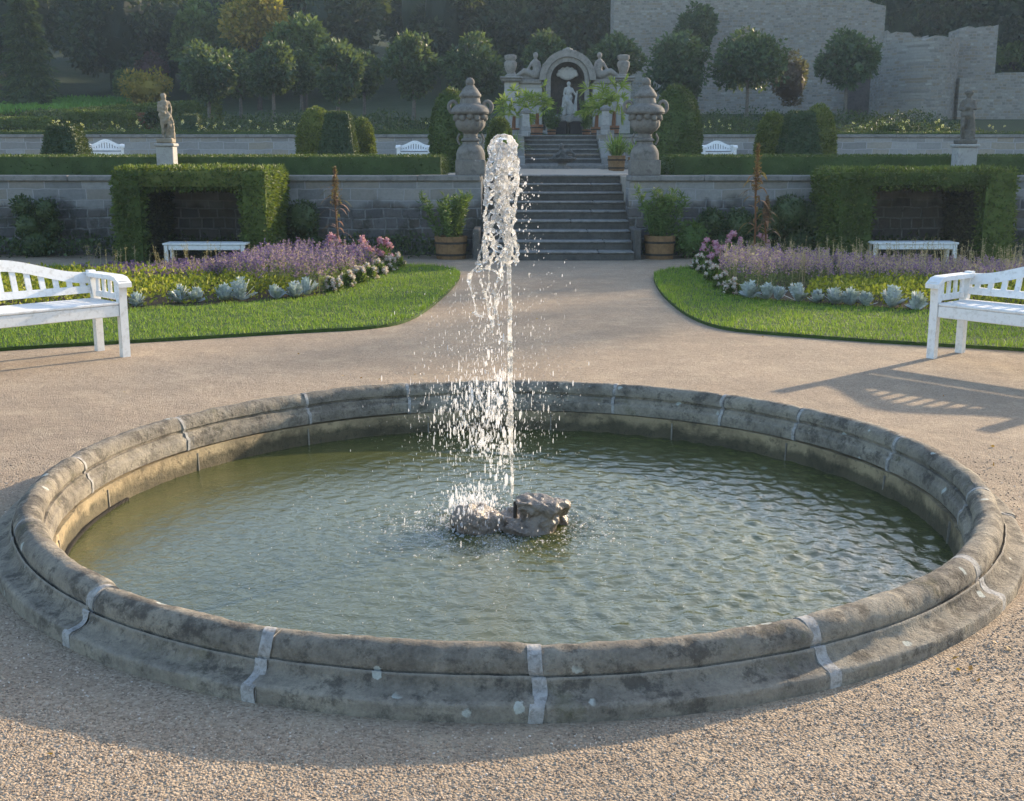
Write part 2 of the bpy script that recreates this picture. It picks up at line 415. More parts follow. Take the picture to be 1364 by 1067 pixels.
# ================================================================== GROUND
k = N('gravel'); v = k.coord()
c1 = k.vor(v, 125, out='Color'); sep = k.n('SeparateColor'); k.l(c1, sep.inputs[0])
peb = k.ramp(sep.outputs[0], [(0, (.22,.175,.132)), (.3, (.335,.27,.205)), (.75, (.41,.335,.26)), (1, (.50,.425,.34))])
fine = k.noise(v, 260, 3, .7); peb = k.mix(.5, peb, k.mix(fine, (.2,.18,.16), (.75,.7,.62)), 'OVERLAY')
big = k.noise(v, .55, 5, .6); peb = k.mix(k.math('MULTIPLY', k.ramp(big, [(.42, (0,0,0)), (.65, (1,1,1))]), .5), peb, (.24,.187,.137))
pat = k.noise(v, 3.2, 5, .7); peb = k.mix(k.math('MULTIPLY', k.ramp(pat, [(.5, (0,0,0)), (.68, (1,1,1))]), .45), peb, (.50,.40,.28))
d1 = k.vor(v, 125); h = k.math('ADD', k.math('MULTIPLY', d1, -.9), k.math('ADD', k.math('MULTIPLY', k.noise(v, 28, 4, .7), 1.2), k.math('MULTIPLY', fine, .4)))
GRAVEL = k.end(k.bsdf(peb, .92, k.bump(h, .65, .012, k.bump(k.noise(v, 1.7, 4, .6), .5, .10)), .2))
SOIL = stone_mat('soil', (.055,.04,.028), (.09,.068,.045), (.03,.022,.016), 6, .8, .03)
MOSS = (.05,.07,.02)

def ring_sheet(R_in, ext):
    """ground sheet with a round hole for the basin"""
    rs = [R_in, R_in+.3, R_in+.9, 4, 8, 16, 40, 120, ext]; n = 96; th = np.arange(n)*2*PI/n
    V = np.concatenate([np.c_[r*np.sin(th), CY+r*np.cos(th), np.zeros(n)] for r in rs])
    F = np.array([(i*n+j, i*n+(j+1) % n, (i+1)*n+(j+1) % n, (i+1)*n+j) for i in range(len(rs)-1) for j in range(n)])[:, ::-1]
    return V, F
CX, CY = -.012, 5.22
V, F = ring_sheet(2.12, 600)
struct(mkobj('ground', V, [F], GRAVEL))

# loose pebbles near the camera
def pebbles(n, ymin, ymax, size):
    Y = rng.uniform(ymin, ymax, n); X = rng.uniform(-.52, .52, n)*(Y+.5)
    kk = np.hypot(X-CX, Y-CY) > 2.235; X, Y = X[kk], Y[kk]; m = len(X)
    V0, F0 = ICO[1]; pick = rng.uniform(.5, 1.3, (m, 3))*size*np.array((1, 1, .7)); ang = rng.uniform(0, 6.28, m)
    jit = 1+.25*rng.normal(size=(m, 12, 1)) if len(V0) == 12 else 1
    P = (V0[None]*jit)*pick[:, None, :]; c, s = np.cos(ang)[:, None], np.sin(ang)[:, None]
    x, y = P[..., 0]*c-P[..., 1]*s, P[..., 0]*s+P[..., 1]*c
    P = np.stack([x+X[:, None], y+Y[:, None], P[..., 2]+size*.25], -1).reshape(-1, 3)
    F = (F0[None]+np.arange(m)[:, None, None]*len(V0)).reshape(-1, 3)
    return P, F
k = N('pebble'); g = k.geo(); pc = k.ramp(g.outputs['Random Per Island'], [(0, (.17,.13,.10)), (.3, (.34,.26,.19)), (.75, (.44,.345,.255)), (.96, (.54,.45,.36)), (1, (.64,.58,.52))])
PEB = k.end(k.bsdf(pc, .8, None, .3))
P1, F1 = pebbles(22000, 2.35, 3.9, .0035); P2, F2 = pebbles(9000, 3.3, 6.0, .0042)
mb = MB(); mb.add(P1, F1); mb.add(P2, F2)
tag(mb.build('gravel_stones', PEB), 'loose little gravel stones strewn round the near side of the basin', 'gravel', kind='stuff')

# ================================================================== FOUNTAIN BASIN
STONE = rim_mat()
MORTAR = stone_mat('mortar', (.32,.315,.31), (.48,.475,.47), (.17,.16,.15), 22, .8, .010, None, 80, .75)
k = N('basin_wall_stone'); v = k.coord(); a = k.noise(v, 4, 6, .7, .4); col = k.ramp(a, [(.32, (.12,.095,.06)), (.5, (.30,.235,.14)), (.68, (.44,.35,.21))])
col = k.mix(k.math('MULTIPLY', k.ramp(k.noise(v, 22, 5, .75), [(.55, (0,0,0)), (.62, (1,1,1))]), .5), col, (.06,.055,.04)); sp = k.n('SeparateXYZ'); k.l(v, sp.inputs[0])
wet = k.ramp(k.math('ADD', sp.outputs[2], k.math('ADD', k.math('MULTIPLY', k.noise(v, 6, 5, .7), .14), .5)), [(.49, (1,1,1)), (.525, (0,0,0))])     # soaked, algae dark waterline
col = k.mix(k.math('MULTIPLY', wet, .75), col, (.035,.035,.022)); WALLST = k.end(k.bsdf(col, .8, k.bump(k.noise(v, 30, 6, .75), .8, .014), .3))
def torus(c0, c1, r, a0, a1, n):
    return [(c0+r*math.cos(a), c1+r*math.sin(a)) for a in np.linspace(R(a0), R(a1), n)]
prof = [(2.198,-.08),(2.198,.0),(2.197,.036),(2.194,.047),(2.186,.053),(2.175,.055),(2.158,.058),(2.141,.063),(2.130,.071),(2.122,.081),(2.119,.091),(2.117,.098),(2.113,.101),(2.110,.098),(2.108,.090),(2.102,.090),(2.101,.101)]
prof += torus(2.049, .114, .056, -11, 188, 19)
prof += [(2.001,.100),(2.003,.090),(1.988,.088),(1.985,.080),(1.983,.070),(1.977,.062),(1.970,.056),(1.966,.046),(1.966,.008),(1.968,-.004),(2.01,-.02),(2.06,-.08)]
prof = np.array(prof)
JPX = [(130,785),(357,845),(712,860),(1058,818),(1276,742),(1225,582),(1100,540),(991,520),(830,506),(541,512),(408,527),(266,562),(158,612),(52,692)]
ANG = []
for p in JPX:
    g_ = gnd(p[0], p[1], .16); ANG.append(math.atan2(g_.x-CX, g_.y-CY) % (2*PI))
ANG.append(R(101)); ANG = sorted(ANG)
basin = thing('fountain_basin', 'wide round sandstone basin with moulded rim around the water', 'fountain basin', (CX, CY, 0))
for i, a in enumerate(ANG):
    b = ANG[(i+1) % len(ANG)]; b = b if b > a else b+2*PI
    off = rng.normal()*.004; dz = rng.normal()*.003; p = prof+np.array((off, dz))
    m_ = MB(); n_ = max(8, int((b-a)/R(.55))); m_.arc(p, a+.0042, b-.0042, n_)
    V, Fs = m_.arrays()
    rr = np.hypot(V[:, 0], V[:, 1]); d = fbm(V, 5, 3, i)*.005+fbm(V, 24, 3, i)*.0026
    # worn ends of the block
    th = np.arctan2(V[:, 0], V[:, 1]) % (2*PI); e = np.minimum((th-a) % (2*PI), (b-th) % (2*PI)); worn = np.clip(1-e/.02, 0, 1)*.005
    s_ = (rr+np.sign(rr-2.03)*(d-worn))/rr; V[:, 0] *= s_; V[:, 1] *= s_; V[:, 2] += (d-worn)*(V[:, 2] > .06)
    mkobj('rim_stone', V, Fs, STONE, basin, 38)
    gp = gnd(*[q for q in JPX if abs((math.atan2(gnd(q[0],q[1],.16).x-CX, gnd(q[0],q[1],.16).y-CY) % (2*PI))-a) < 1e-6][0], .16) if a != R(101) else Vector((2,5,0)); w_ = .0098 if gp.y < 4.3 and abs(gp.x) < 1.6 else .0048
    pm = prof.copy(); pm[:, 1] -= .0015; pm[:, 0] = 2.03+(pm[:, 0]-2.03)*.994; uu = np.r_[0, np.cumsum(np.hypot(*np.diff(pm, axis=0).T))]
    j_ = MB().arc(pm, a-w_, a+w_, 5); V, Fs = j_.arrays()
    ii = np.arange(len(V)); sd = np.sign(ii//len(pm)-2); tw = fbm(np.c_[uu[ii % len(pm)], 0*ii+i, 0*ii], 7, 2, i)*.007+sd*fbm(np.c_[uu[ii % len(pm)], sd, 0*ii+i], 26, 3, i)*.0010; c_, s2 = np.cos(tw), np.sin(tw)
    V[:, 0], V[:, 1] = V[:, 0]*c_-V[:, 1]*s2, V[:, 0]*s2+V[:, 1]*c_
    mkobj('mortar_joint', V, Fs, MORTAR, basin, 50)
wprof = [(1.962,-.012),(2.05,-.012),(2.05,-.6),(1.952,-.6),(1.955,-.15),(1.960,-.06)]
wl = MB().arc(wprof, 0, 2*PI-.0001, 200); V, Fs = wl.arrays(); d = fbm(V, 9, 4)*.012; rr = np.hypot(V[:, 0], V[:, 1]); V[:, 0] *= 1-d/rr; V[:, 1] *= 1-d/rr
mkobj('basin_wall', V, Fs, WALLST, basin, 60)
WMORT = stone_mat('old_wall_mortar', (.22,.20,.17), (.33,.31,.27), (.10,.09,.07), 14, .6, .006)
for a in np.arange(16)*2*PI/16+.13:
    j = MB().arc([(1.956,-.03),(1.967,-.03),(1.967,-.3),(1.949,-.3),(1.951,-.15)], a-.002, a+.002, 3); j.build('wall_joint', WMORT, basin, 40)
MB().arc([(1.5,-.55),(2.02,-.55),(2.02,-.6),(.01,-.6),(.01,-.55)], 0, 2*PI-.001, 64).build('basin_floor', SOIL, basin)
# serrated overflow strip at the left waterline
IRON = stone_mat('dark_iron', (.05,.045,.04), (.10,.09,.075), (.03,.03,.03), 12, .3, .003)
gr = MB(); a0, a1 = -R(113), -R(78)
gr.arc([(1.944,-.121),(1.957,-.121),(1.957,-.129),(1.944,-.129)], a0, a1, 40)
for a in np.linspace(a0, a1, 90): gr.arc([(1.938,-.114),(1.952,-.114),(1.952,-.133),(1.938,-.133)], a, a+.003, 2)
gr.build('overflow_grate', IRON, basin)

# ------------------------------------------------------------------ water
ZW = -.128
k = N('pond_water'); v = k.coord()
h = k.math('ADD', k.noise(v, 26, 3, .6, .6), k.math('MULTIPLY', k.noise(v, 70, 2, .5), .35))
murk = k.ramp(k.noise(v, 1.3, 3), [(.3, (.056,.065,.020)), (.7, (.088,.095,.030))])
W1 = k.bsdf(murk, .035, k.bump(h, .32, .012), .5); W1.inputs['IOR'].default_value = 1.5
WATER = k.end(W1)
nr, na = 260, 620
r_ = np.linspace(.02, 1, nr)**.8*1.961; th = np.arange(na)*2*PI/na
RR, TT = np.meshgrid(r_, th, indexing='ij'); X = RR*np.sin(TT); Y = RR*np.cos(TT); Z = np.zeros_like(X)
wr = np.random.default_rng(5)
for i in range(64):
    lam = wr.uniform(.035, .17); a = wr.uniform(0, 2*PI); Z += .0014*lam**1.0*np.sin(2*PI/lam*(X*math.cos(a)+Y*math.sin(a))+wr.uniform(0, 6.28))*2.0
Z *= np.clip(.76+1.05*X/1.9+.16*Y/1.9, .3, 1.6)
for (ox, oy, lam, am, dec) in ((-.12,.05,.12,.0022,.45),(.05,-.03,.09,.0020,.4),(-.25,.3,.10,.0016,.4),(.25,.2,.07,.0014,.6),(-.45,-.15,.07,.0014,.5),(.6,.3,.06,.0011,.5)):
    q = np.hypot(X-ox, Y-oy); Z += am*np.exp(-q/dec)*np.sin(2*PI*q/lam+wr.uniform(0, 6))
q = np.hypot(X, Y); Z += np.exp(-(q/.34)**2)*wr.normal(size=Z.shape)*.0035
V = np.stack([X, Y, Z], -1).reshape(-1, 3)
F = np.array([(i*na+j, i*na+(j+1) % na, (i+1)*na+(j+1) % na, (i+1)*na+j) for i in range(nr-1) for j in range(na)])[:, ::-1]
wo_ = struct(mkobj('water', V, [F, np.arange(na)[None]], WATER, None, 180)); wo_.location = (CX, CY, ZW)

# ------------------------------------------------------------------ rock and nozzle
ROCKM = stone_mat('wet_rock', (.17,.13,.10), (.34,.28,.22), (.05,.042,.036), 9, 1, .03, None, 40)
k = ROCKM.node_tree; bs = [n for n in k.nodes if n.type == 'BSDF_PRINCIPLED'][0]; bs.inputs['Roughness'].default_value = .28; bs.inputs['Specular IOR Level'].default_value = .6
rock = thing('fountain_rock', 'low craggy wet brown rock in the middle of the basin', 'rock', (CX+.042, CY, ZW))
rm = MB()
def boulder(mb, c, s, seed):
    r2 = np.random.default_rng(seed); V, F = ICO[3]; V = V.copy()
    for q in range(13):                                  # chip flat facets
        n_ = unit(r2.normal(size=3)); d_ = r2.uniform(.38, .8); e = V@n_-d_; V -= np.where(e > 0, e, 0)[:, None]*n_
    return mb.add(V*np.array(s)+np.array(c), F)
boulder(rm, (-.16,-.03,.03), (.16,.13,.115), 3); boulder(rm, (-.04,.0,.0), (.17,.13,.095), 4); boulder(rm, (.10,-.02,.06), (.15,.13,.165), 8)
boulder(rm, (.13,-.09,.01), (.085,.08,.10), 12); boulder(rm, (.04,-.12,-.02), (.14,.08,.09), 9); boulder(rm, (.19,.03,-.01), (.06,.05,.06), 5); boulder(rm, (.0,.09,.01), (.13,.1,.1), 6)
remesh('boulders', rm, .007, ROCKM, rock, 28, 0, (22, .012, 2))
MB().tube([(-.015,.0,-.05),(-.015,0,.115)], [.011,.009], 12).build('nozzle', IRON, rock, 40)

# ------------------------------------------------------------------ water jet
k = N('splash_water'); gl = k.n('BsdfGlass'); gl.inputs['IOR'].default_value = 1.33; gl.inputs['Roughness'].default_value = .02
df = k.n('BsdfDiffuse'); df.inputs[0].default_value = (.92,.93,.95,1); tr = k.n('BsdfTranslucent'); tr.inputs[0].default_value = (.95,.95,.95,1)
v = k.coord(); h = k.noise(v, 55, 4, .7, .8)
gl2 = k.n('BsdfTransparent')
foam = k.n('MixShader'); foam.inputs[0].default_value = .68; k.l(df.outputs[0], foam.inputs[1]); k.l(tr.outputs[0], foam.inputs[2])
nb = k.bump(h, .9, .01); k.l(nb, gl.inputs['Normal'])
fo = k.math('MULTIPLY', k.ramp(k.noise(v, 34, 5, .75, .6), [(.42, (.03,.03,.03)), (.60, (1,1,1))]), .92)
f2 = k.n('MixShader'); f2.inputs[0].default_value = .40; k.l(foam.outputs[0], f2.inputs[1]); k.l(gl2.outputs[0], f2.inputs[2])
mx = k.n('MixShader'); k.l(fo, mx.inputs[0]); k.l(gl.outputs[0], mx.inputs[1]); k.l(f2.outputs[0], mx.inputs[2])
SPLASH = k.end(mx)
k = N('drop_water'); gl = k.n('BsdfGlossy'); gl.inputs['Roughness'].default_value = .12
tr = k.n('BsdfTranslucent'); tr.inputs[0].default_value = (.95,.95,.97,1); df = k.n('BsdfDiffuse'); df.inputs[0].default_value = (.9,.92,.95,1); tp = k.n('BsdfTransparent')
m1 = k.n('MixShader'); m1.inputs[0].default_value = .7; k.l(df.outputs[0], m1.inputs[1]); k.l(tr.outputs[0], m1.inputs[2])
m2 = k.n('MixShader'); m2.inputs[0].default_value = .15; k.l(m1.outputs[0], m2.inputs[1]); k.l(gl.outputs[0], m2.inputs[2])
m3 = k.n('MixShader'); k.l(k.ramp(k.geo().outputs['Random Per Island'], [(0, (.35,.35,.35)), (1, (.85,.85,.85))]), m3.inputs[0]); k.l(m2.outputs[0], m3.inputs[1]); k.l(tp.outputs[0], m3.inputs[2])
DROP = k.end(m3)
PXM = 5.3/FPX
def J(px, py, dy=0): p = at(px, py, CY); return np.array((p.x, p.y+dy, p.z))
jr = np.random.default_rng(21)
jm = MB()
core = [(682,662),(682.3,630),(681.6,600),(682,560),(680.6,520),(681.2,480),(679.6,440),(680.2,410),(678.6,380),(677,330),(675,290),(672,250),(669,215),(667,195)]
chain(jm, [J(*p) for p in core], [.0068,.0075,.006,.008,.0068,.0085,.007,.0092,.0085,.013,.017,.02,.022,.018], 2, .5)
chain(jm, [J(678,600,.004),J(677,500,.006),J(677,430,.005),J(679,350)], [.004,.005,.0055,.006], 1, .6)
EDGE = [(185,660,678),(200,652,688),(235,648,690),(260,646,689),(300,646,683),(340,645,690),(375,638,682)]
def edge(y): return np.interp(y, [e[0] for e in EDGE], [e[1] for e in EDGE]), np.interp(y, [e[0] for e in EDGE], [e[2] for e in EDGE])
for i in range(30):                                     # tangled strands of the head
    y = jr.uniform(186, 300); y1 = min(y+jr.uniform(25, 90), 352); xa, xb = edge(y); u = jr.uniform(0, 1); pts, rad = [], []
    dy = jr.uniform(-.055, .055)
    while y < y1:
        xa, xb = edge(y); u = np.clip(u+jr.normal()*.13, 0, 1); pts.append(J(xa+(xb-xa)*u, y, dy)); rad.append(jr.uniform(.0035, .0105)*(1 if y < 300 else .8)); y += 6; dy += jr.normal()*.006
    if len(pts) > 1: chain(jm, pts, rad, 1, .6)
for i in range(120):
    y = 186+abs(jr.normal())*55; y = min(y, 345); xa, xb = edge(y); jm.ball(J(jr.uniform(xa, xb), y, jr.uniform(-.05, .05)), jr.uniform(.005, .014), 2, (1, 1, jr.uniform(.8, 1.8)))
for side in (0, 1):                                     # bright rims of the hood
    pts = []
    for y in range(188, 350, 5):
        e = edge(y)[side]; pts.append(J(e+jr.normal()*1.6, y, jr.normal()*.008))
    chain(jm, pts, jr.uniform(.004, .009, len(pts)), 1, .6)
chain(jm, [J(652,200),J(657,188),J(664,183),J(672,182),J(680,185),J(687,194)], [.011,.013,.014,.014,.013,.011], 2, .5)
for strand, rd in (([(662,330),(655,340),(646,348),(637,353),(629,362),(624,372),(627,382),(630,395),(632,410),(637,419),(642,422)], [.008,.008,.009,.009,.011,.012,.008,.006,.006,.008,.010]),
                   ([(668,338),(664,345),(655,352),(645,358),(636,362)], [.007,.007,.006,.007,.008]),
                   ([(644,318),(641,330),(638,342),(637,352)], [.006,.007,.007,.008]), ([(655,300),(648,312),(644,322)], [.006,.007,.006]),
                   ([(640,372),(644,384),(648,398),(651,412),(655,430),(657,448)], [.007,.006,.007,.006,.006,.005]), ([(672,345),(668,358),(662,372),(658,390),(660,410),(664,432),(666,455)], [.007,.008,.006,.007,.006,.006,.005]), ([(655,345),(650,362),(652,380),(646,396)], [.006,.006,.006,.005]), ([(668,360),(671,375),(664,392),(659,408),(656,425)], [.006,.008,.006,.006,.008]), ([(648,358),(660,362),(668,372)], [.004,.005,.006])):
    P = [J(x+jr.normal()*.9, y, .02+jr.normal()*.006) for x, y in strand]; chain(jm, P, [q*.85*jr.uniform(.65, 1.25) for q in rd], 1, .55)
    for q in P:
        for _ in range(3): jm.ball(q+jr.normal(size=3)*.009, jr.uniform(.003, .0065), 1)
jet = remesh('water_jet', jm, .0036, SPLASH, None, 180, 1, (60, .0035, 1))
tag(jet, 'tall splashing white jet of water rising from the rock', 'water jet')

dm = MB(); V0, F0 = ICO[2]; Ps, Ss = [], []
def drops(n, fx, fy, size, stretch, dy=.12):
    n = int(n*1.35)
    for i in range(n):
        Ps.append(J(fx(), fy(), jr.normal()*dy)); s = .62*size*jr.lognormal(0, .55); Ss.append((s, s, s*1.25*jr.uniform(*stretch)))
g_ = jr.normal; u_ = jr.uniform
drops(420, lambda: 642+g_()*36, lambda: u_(500, 600), .0021, (2.5, 6), .22)
drops(330, lambda: 640+g_()*24, lambda: u_(515, 602), .0031, (1.8, 4), .16)
drops(260, lambda: 650+g_()*62, lambda: u_(470, 620), .0015, (1.5, 5), .28)
drops(120, lambda: 655+g_()*12, lambda: u_(385, 520), .0025, (1.5, 4.5), .08)
drops(160, lambda: 652+g_()*22, lambda: u_(360, 500), .0014, (1.5, 5), .12)
drops(150, lambda: 704+abs(g_())*26, lambda: u_(330, 560), .0011, (1, 3), .2)
drops(60, lambda: 695+abs(g_())*9, lambda: 262+g_()*14, .0021, (1, 1.6), .05)
drops(40, lambda: 697+abs(g_())*10, lambda: 320+g_()*16, .0020, (1, 1.8), .05)
drops(120, lambda: 668+g_()*18, lambda: u_(200, 350), .0016, (1, 2), .08)
drops(60, lambda: 662+g_()*5, lambda: u_(480, 560), .0036, (1.5, 3), .03)
drops(60, lambda: 640+g_()*20, lambda: 596+g_()*6, .0048, (.7, 1.4), .05)
drops(80, lambda: 665+g_()*8, lambda: u_(600, 650), .0032, (1.2, 3), .05)
drops(2600, lambda: 645+g_()*48, lambda: u_(380, 640), .0008, (1.5, 7), .3)
drops(480, lambda: 628+g_()*20, lambda: 674+g_()*10, .0022, (1.5, 4), .12)
drops(430, lambda: 632+g_()*17, lambda: 676+g_()*11, .0030, (1, 3), .09)
drops(300, lambda: 625+g_()*40, lambda: 694+g_()*14, .0026, (.6, 1.5), .16)
drops(200, lambda: 690+g_()*34, lambda: 712+g_()*9, .0026, (.6, 1.4), .06)
Ps, Ss = np.array(Ps), np.array(Ss); ok = Ps[:, 2] > ZW+.002; Ps, Ss = Ps[ok], Ss[ok]
V = (V0[None]*Ss[:, None, :]+Ps[:, None, :]).reshape(-1, 3); F = (F0[None]+np.arange(len(Ps))[:, None, None]*len(V0)).reshape(-1, 3)
dm.add(V, F); tag(dm.build('water_spray', DROP, None, 180), 'spray of falling white drops around the jet', 'spray', kind='stuff')
# bubbles and foam floating round the rock
n = 2600; a = jr.uniform(0, 6.28, n); q = np.abs(jr.normal(size=n))*.22+.10; P = np.c_[CX-.06+q*np.cos(a)*1.25, CY-.03+q*np.sin(a), np.full(n, ZW+.001)]
S = .0022*jr.lognormal(0, .4, n); S = np.c_[S*1.3, S*1.3, S*.8]
n2 = 700; P2 = np.c_[CX+jr.uniform(-1.1, 1.1, n2), CY+jr.uniform(-1.2, 1.0, n2), np.full(n2, ZW+.002)]; s2 = .0011*jr.lognormal(0, .4, n2); P = np.r_[P, P2]; S = np.r_[S, np.c_[s2, s2, s2*1.2]]
V = (V0[None]*S[:, None, :]+P[:, None, :]).reshape(-1, 3); F = (F0[None]+np.arange(len(P))[:, None, None]*len(V0)).reshape(-1, 3)
tag(MB().add(V, F).build('foam', DROP, None, 180), 'white foam bubbles floating on the water round the rock', 'foam', kind='stuff')

# ================================================================== BENCHES
k = N('white_paint'); v = k.coord()
f = k.noise(v, 22, 5, .7); cpt = k.mix(k.math('MULTIPLY', k.ramp(f, [(.50, (0,0,0)), (.70, (1,1,1))]), .55), (.78,.78,.77), (.42,.40,.35))
sx = k.n('Mapping'); sx.inputs['Scale'].default_value = (3, 60, 60); k.l(v, sx.inputs[0])
PAINT = k.end(k.bsdf(cpt, .45, k.bump(k.noise(sx.outputs[0], 2, 4, .7), .25, .003), .4))
def garden_bench(label, L, loc, rz, group=None, slats=13, peak=.135, H=.612):
    t = thing('garden_bench', label, 'bench', loc, rz, group); h = L/2; B = .21     # front at -y
    for sx_ in (-1, 1):
        x = sx_*(h-.035)
        ft = MB(); pts = [(-B,0,),(-B,.25),(-B,.45),(-B-.01,.56),(-B-.035,H-.01)]   # front leg sweeps up into the arm
        w0 = .032
        V = []; 
        for (y, z) in pts: V += [(x-w0,y-.027,z),(x+w0,y-.027,z),(x+w0,y+.027,z),(x-w0,y+.027,z)]
        F = [(i*4+j, i*4+(j+1) % 4, i*4+4+(j+1) % 4, i*4+4+j) for i in range(len(pts)-1) for j in range(4)]
        ft.add(V, np.array(F)); ft.add(V[:4][::-1], [[0,1,2,3]]); ft.add(V[-4:], [[0,1,2,3]])
        ft.build('leg', PAINT, t, 30)
        rt = MB(); V = []; pts = [(B,0),(B,.42),(B+.06,H+.04)]
        for (y, z) in pts: V += [(x-.03,y-.027,z),(x+.03,y-.027,z),(x+.03,y+.027,z),(x-.03,y+.027,z)]
        F = [(i*4+j, i*4+(j+1) % 4, i*4+4+(j+1) % 4, i*4+4+j) for i in range(2) for j in range(4)]
        rt.add(V, np.array(F)); rt.add(V[:4][::-1], [[0,1,2,3]]); rt.add(V[-4:], [[0,1,2,3]]); rt.build('leg', PAINT, t, 30)
        am = MB(); ys = np.linspace(-B-.075, B+.03, 9); V = []
        for y in ys:
            z = H+.028-.05*max(0, (-B+.03-y)/.1)**1.6; V += [(x-.055,y,z-.034),(x+.055,y,z-.034),(x+.055,y,z),(x-.055,y,z)]
        F = [(i*4+j, i*4+(j+1) % 4, i*4+4+(j+1) % 4, i*4+4+j) for i in range(len(ys)-1) for j in range(4)]
        am.add(V, np.array(F)); am.add(V[:4][::-1], [[0,1,2,3]]); am.add(V[-4:], [[0,1,2,3]]); am.build('armrest', PAINT, t, 50)
        pn = MB()
        for y in np.linspace(-B+.075, B-.05, 4): pn.box(x-.011, x+.011, y-.018, y+.018, .445, H-.004, None, .004)
        pn.box(x-.016, x+.016, -B+.028, B-.028, .447, .495, None, .004)
        pn.box(x-.02, x+.02, -B+.028, B-.028, .34, .40, None, .004)
        pn.build('arm_slats', PAINT, t)
    st = MB()
    for i in range(4): st.box(-h+.07, h-.07, -B+.0+i*.108-.025, -B+i*.108+.072, .415, .438, None, .006)
    st.build('seat', PAINT, t)
    ap = MB(); ap.box(-h+.069, h-.069, -B-.018, -B+.016, .325, .413, None, .005); ap.box(-h+.067, h-.067, B-.016, B+.014, .34, .413, None, .005); ap.build('seat_rail', PAINT, t)
    def cz(x):
        u = min(abs(x)/(h-.07), 1); s = 1-u; return H+.02+peak*(3*s*s-2*s**3)
    lean = lambda z: B+.005+(z-.42)*.28
    cr = MB(); xs = np.linspace(-h+.065, h-.065, 41); V = []
    for x in xs:
        z1 = cz(x)+.005; z0 = z1-.085; V += [(x, lean(z0)-.018, z0), (x, lean(z0)+.018, z0), (x, lean(z1)+.018, z1), (x, lean(z1)-.018, z1)]
    F = [(i*4+j, i*4+(j+1) % 4, i*4+4+(j+1) % 4, i*4+4+j) for i in range(len(xs)-1) for j in range(4)]
    cr.add(V, np.array(F)[:, ::-1]); cr.add(V[:4], [[0,1,2,3]]); cr.add(V[-4:][::-1], [[0,1,2,3]]); cr.build('crest_rail', PAINT, t, 35)
    br = MB(); V = []
    for x in (-h+.067, h-.067):
        for (z, e) in ((.475,-1),(.475,1),(.53,1),(.53,-1)): V.append((x, lean(z)+e*.016, z))
    br.add(V, [[0,1,2,3],[7,6,5,4],[0,4,5,1],[1,5,6,2],[2,6,7,3],[3,7,4,0]])
    br.build('back_rail', PAINT, t)
    for x in np.linspace(-h+.12, h-.12, slats):
        z0, z1 = .525, cz(x)-.07; s = MB(); V = []
        for z in (z0, z1): V += [(x-.021, lean(z)-.009, z), (x+.021, lean(z)-.009, z), (x+.021, lean(z)+.009, z), (x-.021, lean(z)+.009, z)]
        s.add(V, [[3,2,1,0],[4,5,6,7],[0,1,5,4],[1,2,6,5],[2,3,7,6],[3,0,4,7]]); s.build('back_slat', PAINT, t)
    return t
LB = 1.55
def bench_loc(foot, lx, ly, th):
    return (foot[0]-(lx*math.cos(th)-ly*math.sin(th)), foot[1]-(lx*math.sin(th)+ly*math.cos(th)), 0)
th = R(46); f = gnd(167, 475); garden_bench('white slatted garden bench cut off by the left side, nearest the sunlit lawn', LB, bench_loc(f, LB/2-.035, -.21, th), th, 'white garden benches beside the basin')
th = R(-50); f = gnd(1241, 477); garden_bench('white slatted garden bench at the right, casting a long shadow on the gravel', LB, bench_loc(f, -(LB/2-.035), -.21, th), th, 'white garden benches beside the basin')
# ================================================================== LAWNS AND BEDS
GRASS = leaf_mat('grass_blade', [(0, (.06,.13,.012)), (.5, (.11,.21,.022)), (.85, (.17,.26,.035)), (1, (.27,.27,.07))], .4, .6)
LAWNB = stone_mat('lawn_base', (.035,.075,.012), (.06,.11,.02), (.02,.03,.008), 9, .8, .03)
def g2(pts, z=0.0): return np.array([gnd(x, y, z)[:2] for x, y in pts])
def smooth_poly(P, it=2):
    for _ in range(it):
        Q = np.roll(P, -1, 0); P = np.stack([P*.75+Q*.25, P*.25+Q*.75], 1).reshape(-1, 2)
    return P
def inside(P, poly):
    x, y = P[:, 0], P[:, 1]; c = np.zeros(len(P), bool); n = len(poly)
    for i in range(n):
        x0, y0 = poly[i]; x1, y1 = poly[(i+1) % n]
        hit = ((y0 > y) != (y1 > y)) & (x < (x1-x0)*(y-y0)/(y1-y0+1e-12)+x0); c ^= hit
    return c
def in_poly(n, poly):
    lo, hi = poly.min(0), poly.max(0); out = []; got = 0
    while got < n:
        P = rng.uniform(lo, hi, (n*2, 2)); P = P[inside(P, poly)]; out.append(P); got += len(P)
    return np.concatenate(out)[:n]
def edge_dist(P, poly):
    d = np.full(len(P), 9.)
    for i in range(len(poly)):
        a, b = poly[i], poly[(i+1) % len(poly)]; ab = b-a; t = np.clip(((P-a)@ab)/(ab@ab+1e-9), 0, 1); d = np.minimum(d, np.linalg.norm(P-a-t[:, None]*ab, axis=1))
    return d
LAWN_L = g2([(-330,500),(-160,482),(20,466),(130,460),(250,453),(400,444),(500,439),(545,430),(577,409),(603,385),(615,369),(607,360),(577,356),(530,354),(300,355),(100,357),(-160,361),(-330,364)])
BED_L = g2([(-330,440),(-160,428),(60,421),(170,416),(300,408),(420,399),(472,384),(512,366),(536,356.5),(500,357),(300,358),(100,361),(-160,365),(-330,368)])
LAWN_R = g2([(869,371),(878,390),(898,410),(925,428),(962,440),(1010,445),(1100,452),(1200,459),(1345,467),(1500,477),(1700,492),(1700,366),(1500,362),(1300,358),(1000,356),(905,358),(877,364)])
BED_R = g2([(926,356.5),(931,362),(955,382),(985,400),(1050,405),(1150,412),(1240,418),(1500,432),(1700,442),(1700,371),(1500,367),(1240,362),(940,357)])
